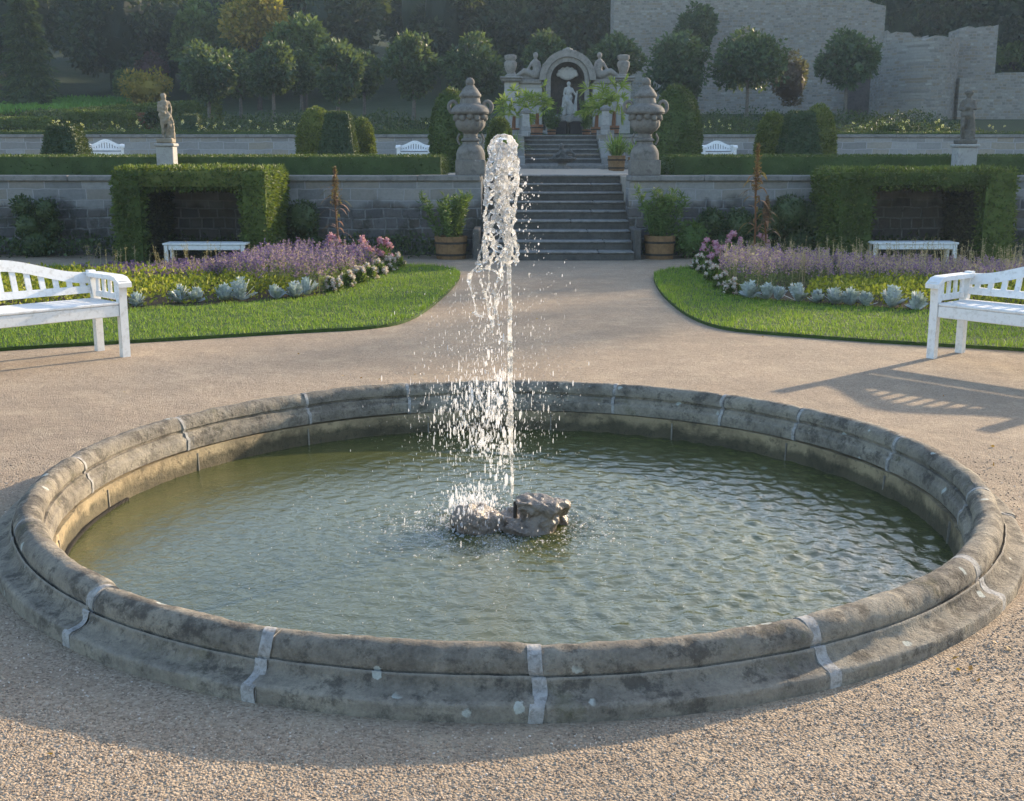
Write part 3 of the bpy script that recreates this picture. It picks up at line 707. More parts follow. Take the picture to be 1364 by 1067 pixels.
def lawn(poly, bed, name, lab):
    P = smooth_poly(poly, 2); m = MB(); m.prism(P, -.05, .028)
    struct(m.build('lawn', LAWNB))
    n = 110000; Q = in_poly(n, P); Q = Q[~inside(Q, bed) | (edge_dist(Q, bed) < .05)]
    e = edge_dist(Q, P); lump = fbm(np.c_[Q, Q[:, 0]*0], 3.5, 3)
    # ragged edge hanging over the gravel
    nb = len(Q); H = rng.uniform(.018, .044, nb)*(1+.5*lump)*(1+.5*(e < .07)); a = rng.uniform(0, 6.28, nb); ln = rng.uniform(.1, .8, nb)*H
    b = np.c_[Q, np.full(nb, .02)]; wv = np.c_[np.cos(a), np.sin(a), a*0]*.005; tip = b+np.c_[-np.sin(a)*ln, np.cos(a)*ln, H]
    V = np.stack([b-wv, b+wv, tip], 1).reshape(-1, 3); F = np.arange(3*nb).reshape(-1, 3)
    tag(MB().add(V, F).build('grass', GRASS), lab, 'grass', kind='stuff')
    m = MB(); m.prism(smooth_poly(bed, 1), -.04, .034); struct(m.build('flower_bed_soil', SOIL))
lawn(LAWN_L, BED_L, 'l', 'sunlit short green grass of the left lawn round the flower bed'); lawn(LAWN_R, BED_R, 'r', 'shaded short green grass of the right lawn round the flower bed')

STEMG = leaf_mat('flower_green', [(0, (.05,.075,.03)), (.5, (.09,.12,.045)), (1, (.15,.16,.07))], .3)
def spike_field(poly, n, hfun, ramp_stops, name, lab, cat, wsp=.022, petals=26, lf=.045):
    """upright flowering spikes: stem, leaves and whorls of little petals"""
    Q = in_poly(n, poly); H = hfun(Q)*rng.uniform(.75, 1.15, len(Q)); n = len(Q); base = np.c_[Q, np.full(n, .03)]
    lean = rng.normal(size=(n, 3))*.13; lean[:, 2] = 0
    t = rng.uniform(.52, 1, (n, petals)); P = base[:, None]+np.stack([lean[:, None, 0]*t*H[:, None], lean[:, None, 1]*t*H[:, None], t*H[:, None]], -1)
    r = wsp*(1.08-t)[..., None]*1.7; P = (P+rng.normal(size=P.shape)*np.array((1, 1, .3))*r*.6).reshape(-1, 3)
    D = unit(rng.normal(size=P.shape)+np.array((0, 0, .4))); V1, F1 = leaf_quads(P, D, .028, .6, .3)
    t2 = rng.uniform(.05, .62, (n, 9)); P = (base[:, None]+np.stack([lean[:, None, 0]*t2*H[:, None], lean[:, None, 1]*t2*H[:, None], t2*H[:, None]], -1)+rng.normal(size=(n, 9, 3))*.012).reshape(-1, 3)
    D = unit(rng.normal(size=P.shape)*np.array((1, 1, .4))+np.array((0, 0, .5))); V2, F2 = leaf_quads(P, D, lf, .4, .3)
    sd = np.stack([base-np.array((.003,0,0)), base+np.array((.003,0,0)), base+np.c_[lean[:, :2]*H[:, None], H]], 1).reshape(-1, 3)
    g = MB(); g.add(V2, F2); g.add(sd, np.arange(3*n).reshape(-1, 3))
    fl = leaf_mat(name+'_petal', ramp_stops, .45, .6)
    mb = MB(); mb.add(V1, F1); V, Fs = mb.arrays(); nP = len(V)
    g.n += 0; gv, gf = g.arrays(); me = mkmesh(name, np.concatenate([V, gv]), Fs+[f+nP for f in gf], fl); me.materials.append(STEMG)
    mi = np.zeros(len(me.polygons), np.int32); mi[len(F1):] = 1; me.polygons.foreach_set('material_index', mi); me.update()
    o = bpy.data.objects.new(name, me); COL.objects.link(o)
    return tag(o, lab, cat, kind='stuff')
PURP = [(0, (.09,.03,.24)), (.4, (.20,.08,.36)), (.65, (.34,.17,.42)), (.85, (.42,.24,.36)), (1, (.38,.28,.17))]
PALE = [(0, (.18,.07,.34)), (.3, (.34,.17,.42)), (.55, (.52,.31,.44)), (.8, (.62,.44,.38)), (1, (.64,.52,.32))]
SAL_L = g2([(100,372),(200,386),(300,384),(345,396),(425,398),(468,383),(500,368),(500,361),(420,358.5),(300,359.5),(110,363)])
SAL_R = g2([(985,398),(1010,401),(1060,391),(1240,391),(1420,398),(1420,369),(1240,364),(990,360),(955,372)])
spike_field(SAL_L, 1050, lambda Q: np.interp(Q[:, 0], [-6, -4.8, -3.9, -3.3, -2.6, -1.4], [.10, .15, .22, .40, .48, .34])*np.where(Q[:, 1] > 14.5, .84, 1), PURP, 'salvia', 'tall purple and mauve salvia spikes filling the left flower bed', 'flowers')
spike_field(SAL_R, 1150, lambda Q: np.interp(Q[:, 0], [2, 2.6, 3.4, 5, 7], [.38, .48, .40, .29, .22])*np.where(Q[:, 1] > 14.0, .82, 1), PALE, 'salvia', 'tall faded mauve salvia spikes in the right bed, tips catching the sun', 'flowers')
BUFF = leaf_mat('dry_stalk', [(0, (.34,.25,.13)), (1, (.55,.44,.27))], .3)
def dry_stalks(poly, n, h, lab):
    Q = in_poly(n, poly); mb = MB()
    for q in Q:
        H = h*rng.uniform(.85, 1.2); l = rng.normal(size=2)*.05; b = np.array((q[0], q[1], .03)); tp = b+np.array((l[0], l[1], H))
        mb.add([b-(.003,0,0), b+(.003,0,0), tp+(.0015,0,0), tp-(.0015,0,0)], [[0,1,2,3]])
        m = 14; t = rng.uniform(.6, 1, m); V, F = leaf_quads(b+(tp-b)*t[:, None]+rng.normal(size=(m, 3))*.008, unit(rng.normal(size=(m, 3))), .022, .4); mb.add(V, F)
    return tag(mb.build('dry_flower_stalks', BUFF), lab, 'stalks', kind='stuff')
dry_stalks(SAL_L, 90, .32, 'straw coloured faded flower stalks among the left purple salvia')
dry_stalks(SAL_R, 330, .40, 'straw coloured faded flower stalks among the right mauve salvia')

YG = leaf_mat('yellow_green_leaf', [(0, (.10,.14,.012)), (.5, (.23,.26,.018)), (.85, (.40,.38,.03)), (1, (.52,.47,.05))], .35)
def low_mound(poly, n, h, L, m, name, lab, cat, sp=.9):
    Q = in_poly(n, poly); e = np.clip(edge_dist(Q, poly)/.12, .15, 1); z = .03+h*e*rng.uniform(.25, 1, n)*(1+.35*fbm(np.c_[Q, Q[:, 0]*0], 5, 3))
    V, F = leaf_quads(np.c_[Q, z], np.tile((0., -.2, 1.), (n, 1)), L, .6, sp); return tag(MB().add(V, F).build(name, m), lab, cat, kind='stuff')
low_mound(g2([(-330,437),(60,419),(170,414),(300,406),(345,402),(425,398),(400,390),(340,384),(250,377),(120,372),(-330,380)]), 15000, .17, .05, YG, 'yellow_green_edging', 'low yellow green leafy edging along the front of the left bed', 'bedding plants')
low_mound(g2([(1060,404),(1150,411),(1240,417),(1500,431),(1700,440),(1700,395),(1240,386),(1120,386),(1075,393)]), 12000, .17, .05, YG, 'yellow_green_edging', 'low yellow green leafy edging along the front of the right bed', 'bedding plants')

DARKLEAF = leaf_mat('phlox_leaf', [(0, (.03,.06,.015)), (.6, (.06,.11,.025)), (1, (.11,.16,.04))], .3)
PINK = leaf_mat('pink_petal', [(0, (.42,.10,.25)), (.5, (.60,.24,.40)), (1, (.76,.46,.56))], .4)
WPINK = leaf_mat('pale_pink_petal', [(0, (.55,.28,.30)), (.5, (.74,.58,.52)), (1, (.85,.80,.74))], .4)
SILV = leaf_mat('silver_leaf', [(0, (.30,.35,.36)), (.5, (.46,.52,.53)), (1, (.62,.67,.68))], .2, .7)
def flower_clump(c, r, h, m, nfl, fs, label, name, grp):
    t = thing(name, label, 'flower clump', (c[0], c[1], .03), 0, grp)
    d = unit(rng.normal(size=(420, 3))); d[:, 2] = abs(d[:, 2]); P = d*rng.uniform(.35, 1, (420, 1))*np.array((r, r, h)); V, F = leaf_quads(P, d+np.array((0,0,.4)), .055, .45); MB().add(V, F).build('foliage', DARKLEAF, t)
    d = unit(rng.normal(size=(nfl, 3))); d[:, 2] = abs(d[:, 2])*1.2+.1
    for q in d:
        k = 24; c0 = q*np.array((r, r, h)); dd = unit(rng.normal(size=(k, 3))); V, F = leaf_quads(c0+dd*fs*.9, dd, fs*1.0, .9, .4); mb = MB(); mb.ball(c0, fs*.9, 2); mb.add(V, F); mb.build('flower_head', m, t)
    return t
o9 = ['first', 'second', 'third', 'fourth', 'fifth', 'sixth', 'seventh', 'eighth', 'ninth', 'tenth', 'eleventh', 'twelfth']
for i, (px, py, r, h) in enumerate([(512,357.5,.13,.30),(478,357.5,.15,.34),(445,358,.14,.34),(488,364,.12,.27),(465,369,.12,.27)]):
    flower_clump(gnd(px, py), r, h, PINK, 17, .031, f'pink phlox clump behind the left lawn tip, {o9[i]} of five in the left bed', 'phlox_clump', 'pink phlox in the left bed')
for i, (px, py, r, h) in enumerate([(945,358,.14,.30),(975,358,.15,.36),(1012,359,.14,.36),(958,368,.13,.26)]):
    flower_clump(gnd(px, py), r, h, PINK, 17, .031, f'pink phlox clump at the path end of the right bed, {o9[i]} of four', 'phlox_clump', 'pink phlox in the right bed')
for i, (px, py) in enumerate([(530,359),(518,364),(505,369),(492,375),(478,380),(462,386),(445,392)]):
    flower_clump(gnd(px, py), .10, .15, WPINK, 16, .020, f'low white pink edging begonia, {o9[i]} from the stairs along the left lawn tip', 'begonia', 'begonias edging the left bed')
for i, (px, py) in enumerate([(931,361),(939,369),(950,378),(961,387),(974,395)]):
    flower_clump(gnd(px, py), .10, .15, WPINK, 14, .020, f'low white pink edging begonia, {o9[i]} from the stairs along the right bed', 'begonia', 'begonias edging the right bed')
def dusty(c, r, h, lab, grp):
    n = 26; mb = MB()
    for i in range(n):
        a = rng.uniform(0, 6.28); el = rng.uniform(.25, 1.5); d = np.array((math.cos(a)*math.cos(el), math.sin(a)*math.cos(el), math.sin(el))); L = rng.uniform(.7, 1.05)
        tip = d*np.array((r, r, h))*L; s = unit(np.cross(d, (0, 0, 1)+rng.normal(size=3)*.2))
        K = 6
        for kk in range(1, K+1):                         # lobed feathery leaf
            p = tip*kk/K; wd = .034*(1-.25*abs(kk-4)/4)
            for sg in (-1, 1):
                e = p+sg*s*wd+d*.02; mb.add([p-d*.010, e-d*.009, e+d*.012, p+d*.016], [[0,1,2,3]])
        mb.add([s*-.006, s*.006, tip+s*.006, tip+d*.02, tip-s*.006], [[0,1,2,3,4]])
    o = mb.build('dusty_miller', SILV); o.location = (c[0], c[1], .035); return tag(o, lab, 'silver plant', grp)
for i, (px, py, s) in enumerate([(183,413,.7),(240,408,1.0),(262,407,.8),(298,405,1.0),(322,404,1.35),(368,402,.8),(393,400,.9),(408,398,1.15)]):
    dusty(gnd(px, py), .14*s, .15*s+.02, f'silver lobed dusty miller fronting the left bed, {o9[i]} from the white bench', 'silver plants edging the left bed')
for i, (px, py, s) in enumerate([(998,401,1.0),(1022,403,.9),(1036,404,.8),(1063,406,1.1),(1088,408,.75),(1112,409,1.2),(1133,411,1.0),(1153,412,.8),(1187,414,1.2),(1220,417,.95)]):
    dusty(gnd(px, py), .13*s, .15*s+.02, f'silver lobed dusty miller fronting the right bed, {o9[i]} from the path', 'silver plants edging the right bed')
RUST = leaf_mat('rust_leaf', [(0, (.10,.045,.03)), (.5, (.22,.085,.045)), (1, (.36,.17,.09))], .4)
def tall_stalk(base, H, lab, col, plume):
    t = thing('tall_stalk', lab, 'tall plant', (base[0], base[1], .03)); mb = MB(); mb.tube([(0,0,0),(.01,0,H*.4),(-.015,0,H*.75),(0,0,H)], [.016,.014,.010,.004], 7); mb.build('stem', col, t, 60)
    lm = MB()
    for i in range(26):
        z = rng.uniform(.1, .92)*H; a = rng.uniform(0, 6.28); L = rng.uniform(.12, .3); d = np.array((math.cos(a), math.sin(a), 0)); s = np.array((-d[1], d[0], 0)); P = []
        for u in np.linspace(0, 1, 6):
            c = np.array((0,0,z))+d*L*u+np.array((0,0,1))*L*(.9*u-1.15*u*u); wd = .022*math.sin(PI*min(.97, u*.85+.15)); P.append((c-s*wd, c+s*wd))
        V = np.array(P).reshape(-1, 3); lm.add(V, np.array([(2*i2, 2*i2+1, 2*i2+3, 2*i2+2) for i2 in range(5)]))
    lm.build('leaves', col, t)
    pm = MB(); pm.tube([(0,0,H*.68),(0,0,H*1.13)], [.010,.003], 6); n = 600; tt = rng.random(n); P = np.c_[rng.normal(size=(n, 2))*.032*(1.15-tt)[:, None], H*(.72+.42*tt)]; V, F = leaf_quads(P, unit(rng.normal(size=(n, 3))+np.array((0,0,.8))), .035, .45); pm.add(V, F); pm.build('plume', plume, t)
    return t
DKRUST = leaf_mat('dark_stalk', [(0, (.06,.035,.03)), (.6, (.12,.06,.04)), (1, (.22,.10,.05))], .3)
p = gnd(450, 358.5); tall_stalk(p, at(450, 226, p.y).z*.88, 'tall dark brown withered stalk in the left flower bed before the wall', DKRUST, DKRUST)
p = gnd(1003, 359.5); tall_stalk(p, at(1000, 196, p.y).z*.88, 'tall rusty red plumed stalk in the right flower bed', RUST, RUST)
p = gnd(1018, 359.5); tall_stalk(p, .85, 'shorter rusty plumed stalk beside the tallest one in the right bed', RUST, DKRUST)
# fallen leaves
Q = np.r_[np.c_[rng.normal(size=(26, 1))*.22+1.48, rng.normal(size=(26, 1))*.2+3.62], np.c_[rng.uniform(-3, 3, (60, 1)), rng.uniform(2.6, 12, (60, 1))]]; Q = Q[np.hypot(Q[:, 0]-CX, Q[:, 1]-CY) > 2.24]
V, F = leaf_quads(np.c_[Q, np.full(len(Q), .006)], np.c_[rng.normal(size=(len(Q), 2)), np.full(len(Q), .15)], .026, .6, .1)
ORNG = leaf_mat('fallen_leaf', [(0, (.30,.12,.03)), (.6, (.45,.22,.06)), (1, (.5,.35,.12))], .3); tag(MB().add(V, F).build('fallen_leaves', ORNG), 'scattered orange fallen leaves on the gravel', 'leaves', kind='stuff')

# ================================================================== LOWER WALL, STAIRS, TERRACE
ZT = 1.237; SY = 17.87; WY = 18.9; NR = 9; RISE = ZT/NR; TREAD = .33
WALLM = block_mat('terrace_wall_masonry', [(.20,.205,.21), (.255,.26,.265), (.32,.32,.315), (.27,.25,.22), (.36,.36,.36)], (.34,.34,.34), .42, .18, .07, None, (3.4, 6.2, .84, (.42,.41,.42)), .37, .010, .9)
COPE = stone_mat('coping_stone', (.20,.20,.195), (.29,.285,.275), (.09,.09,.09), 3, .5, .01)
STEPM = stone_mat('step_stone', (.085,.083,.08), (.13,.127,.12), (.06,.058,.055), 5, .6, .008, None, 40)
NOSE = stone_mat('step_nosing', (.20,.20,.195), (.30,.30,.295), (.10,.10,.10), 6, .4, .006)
XL, XR = at(640, 300, SY+.6).x, at(841, 300, SY+.6).x; XC = (XL+XR)/2
def ret_wall(x0, x1, lab):
    t = thing('retaining_wall', lab, 'wall', (0, 0, 0)); MB().box(x0, x1, WY, WY+.6, -.1, 1.16).build('wall_face', WALLM, t)
    mb = MB(); x = x0
    while x < x1-.3:                                     # coping stones
        xe = min(x+rng.uniform(.9, 1.5), x1)
        mb.box(x+.003, xe-.003, WY-.055, WY+.62, 1.162, 1.25+rng.normal()*.003, None, .014); x = xe
    mb.build('coping', COPE, t, 30); return t
ret_wall(-26, XL, 'grey ashlar retaining wall left of the stairs, darker and rougher low down'); ret_wall(XR, 26, 'grey ashlar retaining wall right of the stairs behind dark round shrubs')
st = thing('garden_stairs', 'broad stone stairs of nine steps up to the terrace', 'stairs', (0, 0, 0))
for i in range(NR):
    y0 = SY+i*TREAD; z1 = (i+1)*RISE; y1 = y0+TREAD+.03 if i < NR-1 else y0+.5
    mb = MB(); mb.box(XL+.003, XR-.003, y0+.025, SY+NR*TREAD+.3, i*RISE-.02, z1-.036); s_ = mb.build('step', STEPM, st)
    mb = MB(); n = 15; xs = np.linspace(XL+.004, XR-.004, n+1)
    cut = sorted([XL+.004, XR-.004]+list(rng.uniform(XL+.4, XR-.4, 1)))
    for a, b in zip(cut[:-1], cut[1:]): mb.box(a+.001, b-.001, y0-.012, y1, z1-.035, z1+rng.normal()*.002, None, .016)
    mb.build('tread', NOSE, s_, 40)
for x0, x1 in ((XL-.11, XL), (XR, XR+.11)):
    mb = MB(); mb.box(x0, x1, SY+.12, WY-.003, -.05, .46, None, .02); mb.build('cheek_block', STEPM, st, 30)
TGRAV = stone_mat('terrace_gravel', (.33,.30,.26), (.42,.38,.32), (.24,.21,.18), 5, .6, .01, None, 90, .3)
mb = MB(); mb.box(-40, XL-.003, WY+.58, 34.2, -.2, ZT-.02); mb.box(XR+.003, 40, WY+.58, 34.2, -.2, ZT-.022); mb.box(XL-.002, XR+.002, SY+NR*TREAD+.25, 34.19, -.2, ZT-.024); mb.box(XL-.35, XR+.35, SY+NR*TREAD+.20, 34.1, ZT-.03, ZT-.004); struct(mb.build('terrace', TGRAV))
HEDGE = leaf_mat('box_hedge_leaf', [(0, (.02,.04,.012)), (.6, (.04,.072,.018)), (1, (.075,.11,.028))], .2, .5, (2.5, (.5,.6,.4)))
YEW = leaf_mat('yew_leaf', [(0, (.012,.028,.012)), (.6, (.024,.046,.018)), (1, (.045,.07,.025))], .15, .5)
HORN = leaf_mat('hornbeam_leaf', [(0, (.03,.055,.013)), (.5, (.06,.095,.02)), (.9, (.10,.14,.03)), (1, (.17,.16,.05))], .3, .5, (3, (.55,.6,.4)))
RECESS_SHADE = leaf_mat('recess_shade_leaf', [(0, (.014,.016,.010)), (.7, (.032,.034,.018)), (1, (.05,.06,.025))], .05, .8)  # arbour recess shade put into a darker leaf and twig colour
IVY = leaf_mat('ivy_leaf', [(0, (.012,.025,.010)), (.6, (.028,.05,.018)), (1, (.06,.085,.03))], .15, .45)
# ground cover at the wall foot
def cover(x0, x1, lab):
    n = int((x1-x0)*420); P = np.c_[rng.uniform(x0, x1, n), rng.uniform(WY-.75, WY-.02, n), np.zeros(n)]; P[:, 2] = rng.uniform(.02, .3, n)*(1+.4*fbm(P, 2, 2)); V, F = leaf_quads(P, np.tile((0, -.3, 1.), (n, 1)), .07, .6, .9)
    tag(MB().add(V, F).build('ground_cover', IVY), lab, 'ground cover', kind='stuff')
cover(-9, XL-.2, 'dark leafy ground cover at the foot of the left wall'); cover(XR+.2, 9, 'dark leafy ground cover at the foot of the right wall')

# hedge arbours with benches
def arbour(x0, x1, o0, o1, zt, oz, lab, y0=17.2, y1=18.8):
    mb = MB(); q = .04
    def bx(a, b, c, d, e, f):                            # subdivided box for an uneven clipped surface
        nx, ny, nz = [max(1, int((v)/.22)) for v in (b-a, d-c, f-e)]
        for ax, (u0, u1, v0, v1, nu, nv) in {0:(c,d,e,f,ny,nz), 1:(a,b,e,f,nx,nz), 2:(a,b,c,d,nx,ny)}.items():
            for sd in (0, 1):
                U, W_ = np.meshgrid(np.linspace(u0, u1, nu+1), np.linspace(v0, v1, nv+1), indexing='ij'); C = np.full(U.shape, ((a,b),(c,d),(e,f))[ax][sd])
                P = {0: (C,U,W_), 1: (U,C,W_), 2: (U,W_,C)}[ax]; V = np.stack(P, -1).reshape(-1, 3)
                F = np.array([(i*(nv+1)+j, (i+1)*(nv+1)+j, (i+1)*(nv+1)+j+1, i*(nv+1)+j+1) for i in range(nu) for j in range(nv)])
                flip = (sd == 1) if ax != 1 else (sd == 0)
                mb.add(V, F if flip else F[:, ::-1])
    bx(x0+q, o0-q, y0+q, y1, 0, zt-q); bx(o1+q, x1-q, y0+q, y1, 0, zt-q); bx(o0-q, o1+q, y0+q, y1, oz+q, zt-q)
    h = hedge_mesh(mb, 30000, .062, .8, .035, x0)
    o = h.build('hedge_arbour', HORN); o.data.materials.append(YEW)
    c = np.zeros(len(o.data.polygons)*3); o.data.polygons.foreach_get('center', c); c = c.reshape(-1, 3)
    o.data.materials[1] = RECESS_SHADE; o.data.polygons.foreach_set('material_index', ((c[:, 0] > o0-.06) & (c[:, 0] < o1+.06) & (c[:, 2] < oz+.06) & (c[:, 1] > y0+.30)).astype(np.int32)); o.data.update()  # faces inside the opening take the painted shade colour
    return tag(o, lab, 'hedge arbour')
A = lambda px, Y: at(px, 270 if Y < 30 else 140, Y).x
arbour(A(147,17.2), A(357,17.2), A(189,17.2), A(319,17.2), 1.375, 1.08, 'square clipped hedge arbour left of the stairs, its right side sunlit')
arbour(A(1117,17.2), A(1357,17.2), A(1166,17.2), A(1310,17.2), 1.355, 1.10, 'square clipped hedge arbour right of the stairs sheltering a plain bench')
def plain_bench(x0, x1, zt, lab, Y=16.95):
    L = x1-x0; t = thing('plain_bench', lab, 'bench', ((x0+x1)/2, Y, 0)); mb = MB()
    for i in range(3): mb.box(-L/2, L/2, -.0+i*.13, .12+i*.13, zt-.03, zt, None, .006)
    mb.build('seat', PAINT, t); MB().box(-L/2+.08, L/2-.08, .012, .04, zt-.10, zt-.032, None, .005).build('seat_rail', PAINT, t)
    for x in (-L/2+.015, L/2-.075):
        for y in (.01, .31): MB().box(x, x+.055, y, y+.055, 0, zt-.032, None, .005).build('leg', PAINT, t)
p0, p1 = at(216, 324, 16.95), at(327, 324, 16.95); plain_bench(p0.x, p1.x, p0.z, 'plain backless white bench in the left hedge arbour')
p0, p1 = at(1164, 323, 16.95), at(1278, 323, 16.95); plain_bench(p0.x, p1.x, p0.z, 'plain backless white bench in the right hedge arbour')

# round dark shrubs against the wall
def shrub(px, py, Y, r, lab, mat=None, per=900, grp=None, L=.06, squash=1.0):
    c = at(px, py, Y); mb = MB(); mb.ball((0,0,0), r*.86, 3, (1, 1, squash)); h = hedge_mesh(mb, per, L, .9, r*.15, px)
    o = h.build('round_shrub', mat or IVY); o.location = c; return tag(o, lab, 'shrub', grp)
for i, (px, py, r) in enumerate([(402,292,.28),(412,328,.22),(395,335,.24)]):
    shrub(px, py, 18.6, r, ['round dark shrub on the wall, upper one beside the left arbour', 'small dark shrub low on the wall under the tall withered stalk', 'dark shrub low on the wall touching the left arbour'][i], grp='dark shrubs on the left wall')
for i, (px, py, r) in enumerate([(60,280,.17),(38,300,.22),(70,303,.12),(30,275,.14),(50,325,.25)]):
    shrub(px, py, 18.65, r, f'dark leafy shrub at the far left wall end, {o9[i]} of five', grp='dark shrubs at the far left wall', per=450)
for i, (px, py, r) in enumerate([(948,296,.19),(985,300,.24),(1025,298,.24),(1055,285,.30),(1083,292,.26),(1010,325,.26),(1065,325,.3),(960,325,.24)]):
    shrub(px, py, 18.55, r, f'dark round shrub on the right wall, {o9[i]} of eight in the group', grp='dark shrubs on the right wall')

# wooden tubs
WOOD = stone_mat('tub_wood', (.22,.13,.065), (.32,.20,.10), (.10,.06,.035), 7, .6, .008)
HOOP = stone_mat('tub_hoop', (.035,.03,.028), (.07,.06,.05), (.02,.02,.02), 9, .3, .003)
def tub(loc, r0, r1, H, lab, plant, cat='potted plant', mat=None):
    t = thing('potted_plant', lab, cat, loc); mb = MB(); n = 18
    for i in range(n):                                   # staves
        a = 2*PI*i/n; b = 2*PI*(i+.965)/n; rr = rng.normal()*.003
        P = lambda r, th, z: (r*math.cos(th), r*math.sin(th), z)
        mb.add([P(r0+rr,a,0),P(r0+rr,b,0),P(r1+rr,b,H),P(r1+rr,a,H),P(r0-.03,a,0),P(r0-.03,b,0),P(r1-.03,b,H),P(r1-.03,a,H)], [[0,1,2,3],[5,4,7,6],[3,2,6,7],[1,0,4,5],[0,3,7,4],[2,1,5,6]])
    u = mb.build('tub', mat or WOOD, t)
    for z in (.2, .72):
        r = r0+(r1-r0)*z+.006; m = MB().lathe([(r-.001, z*H-.016), (r+.006, z*H-.016), (r+.008, z*H+.016), (r-.001, z*H+.016)], 28); m.build('hoop', HOOP, u, 40)
    MB().lathe([(.001, H*.88), (r1-.025, H*.88), (r1-.025, H*.8)], 20).build('soil', SOIL, u)
    plant(t, r1, H); return t
OLE = leaf_mat('oleander_leaf', [(0, (.03,.06,.02)), (.6, (.06,.11,.03)), (1, (.10,.16,.05))], .35)
def oleander(hh, n=9, spread=.28):
    def f(t, r, H):
        mb = MB(); lm = MB()
        for i in range(n):
            a = rng.uniform(0, 6.28); d = np.array((math.cos(a), math.sin(a), 0))*rng.uniform(.1, 1)*spread; h = hh*rng.uniform(.6, 1.05)
            pts = [np.array((0,0,H*.85))+d*.4, d*.7+np.array((0,0,H+h*.45)), d*1.15+np.array((0,0,H+h))]; mb.tube(pts, [.009,.007,.004], 5)
            m = 120; u = rng.uniform(.12, 1, m)[:, None]; P = pts[0]*(1-u)**2+2*u*(1-u)*pts[1]+u*u*pts[2]+rng.normal(size=(m, 3))*.02; V, F = leaf_quads(P, unit(rng.normal(size=(m, 3))*np.array((1,1,.4))+np.array((0,0,.75))), .105, .22, .35); lm.add(V, F)
        mb.build('stems', OLE, t, 60); lm.build('foliage', OLE, t)
    return f
p = gnd(600, 346); s = p.y/FPX; tub((p.x, p.y+.2, 0), 19*s, 22*s, 30*s, 'wooden tub with a bushy green plant left of the stairs', oleander(.62, 15, .42))
p = gnd(880, 346); tub((p.x, p.y+.2, 0), 18*s, 21*s, 31*s, 'wooden tub with an upright feathery green plant right of the stairs', oleander(.72, 16, .40))
shrub(920, 318, 18.3, .24, 'loose green shrub between the right tub and the wall shrubs', OLE, 700, None, .08)

# urns on the wall ends
URN = stone_mat('urn_sandstone', (.17,.165,.155), (.26,.25,.235), (.065,.063,.06), 5, .6, .012, None, 45)
def urn(px, lab, Y=19.15):
    c = at(px, 230, Y); s = Y*.985/FPX; z0 = 1.25; t = thing('stone_urn', lab, 'urn', (c.x, Y, z0))
    Z = lambda y: at(px, y, Y).z-z0
    MB().bbox(-19.5*s, 19.5*s, -19.5*s, 19.5*s, 0, Z(213), .012).build('plinth', URN, t, 30)
    base = [(19*s, Z(213)+.003), (19*s, Z(205)), (17.5*s, Z(200)), (14.5*s, Z(195)), (11*s, Z(192)), (10.5*s, Z(189))]
    MB().lathe(base, 32).build('foot', URN, t, 40)
    mb = MB(); mb.lathe([(10*s, Z(189)+.002), (12.5*s, Z(187.5)), (12.5*s, Z(185.5)), (9.5*s, Z(184)), (9*s, Z(179)), (11*s, Z(177))], 32); mb.build('stem', URN, t, 45)
    mb = MB(); mb.lathe([(9*s, Z(177)), (15*s, Z(174)), (18.5*s, Z(168)), (19*s, Z(162)), (17*s, Z(156)), (16.5*s, Z(150)), (20*s, Z(147)), (24*s, Z(152)), (25.5*s, Z(149.5)), (24.5*s, Z(145)), (21*s, Z(141)), (14*s, Z(138.5)), (12.5*s, Z(131))], 48, (0,0,0), (Z(172), Z(157), 14, .05)); mb.build('bowl', URN, t, 45)
    mb = MB()
    for i in range(12):                                  # festoon round the shoulder
        a = 2*PI*i/12; mb.ball((18.5*s*math.cos(a), 18.5*s*math.sin(a), Z(156)-.012*math.cos(6*a)), 4.6*s, 2, (1, 1, 1.1))
    remesh('festoon', mb, .009, URN, t, 180, 1, (40, .006))
    mb = MB(); mb.lathe([(12.5*s, Z(131)+.002), (13*s, Z(130)), (14.5*s, Z(128.5)), (14.5*s, Z(126.5)), (13*s, Z(124)), (9*s, Z(118)), (6.5*s, Z(115.5)), (5.5*s, Z(113.5))], 32); lid = mb.build('lid', URN, t, 40)
    MB().ball((0, 0, Z(109.5)+.0), 6*s, 3).build('finial', URN, lid, 180)
    for sg in (-1, 1):
        pts = [(sg*(22.5+5.5*math.sin(q))*s, 0, Z(149)+(6.5-7*math.cos(q))*s) for q in np.linspace(0, 2*PI*.8, 14)]; MB().tube(pts, np.linspace(3*s, 1.8*s, 14), 8).build('handle', URN, t, 60)
        pts = [(sg*(14+3*math.sin(q))*s, 0, Z(176)-(2+14*q/PI)*s) for q in np.linspace(0, PI, 8)]; MB().tube(pts, 1.6*s, 6).build('lower_scroll', URN, t, 60)
    return t
urn(627, 'weathered lidded stone urn on the wall end left of the stairs'); urn(858, 'weathered lidded stone urn on the wall end right of the stairs')

# low box hedges along the terrace edge
def box_hedge(x0, x1, y0, y1, z0, z1, lab, n, mat=HEDGE, L=.04, cat='hedge', name='box_hedge'):
    mb = MB(); q = L*.5; mb.box(x0+q, x1-q, y0+q, y1-q, z0, z1-q); h = hedge_mesh(mb, n, L, .6, .012, x0); return tag(h.build(name, mat), lab, cat)
zt = at(590, 207.5, 19.6).z
box_hedge(-15, A(589,19.6), 19.6, 21.4, ZT-.05, zt, 'long low box hedge on the terrace edge left of the stairs', 45000)
box_hedge(A(896,19.6), 16, 19.6, 21.4, ZT-.05, zt, 'long low box hedge on the terrace edge right of the stairs', 45000)
low = box_hedge(A(847,20.4), A(884,20.4), 20.3, 20.7, ZT-.05, at(860, 222, 20.3).z, 'small patch of low box beside the right urn', 1500)

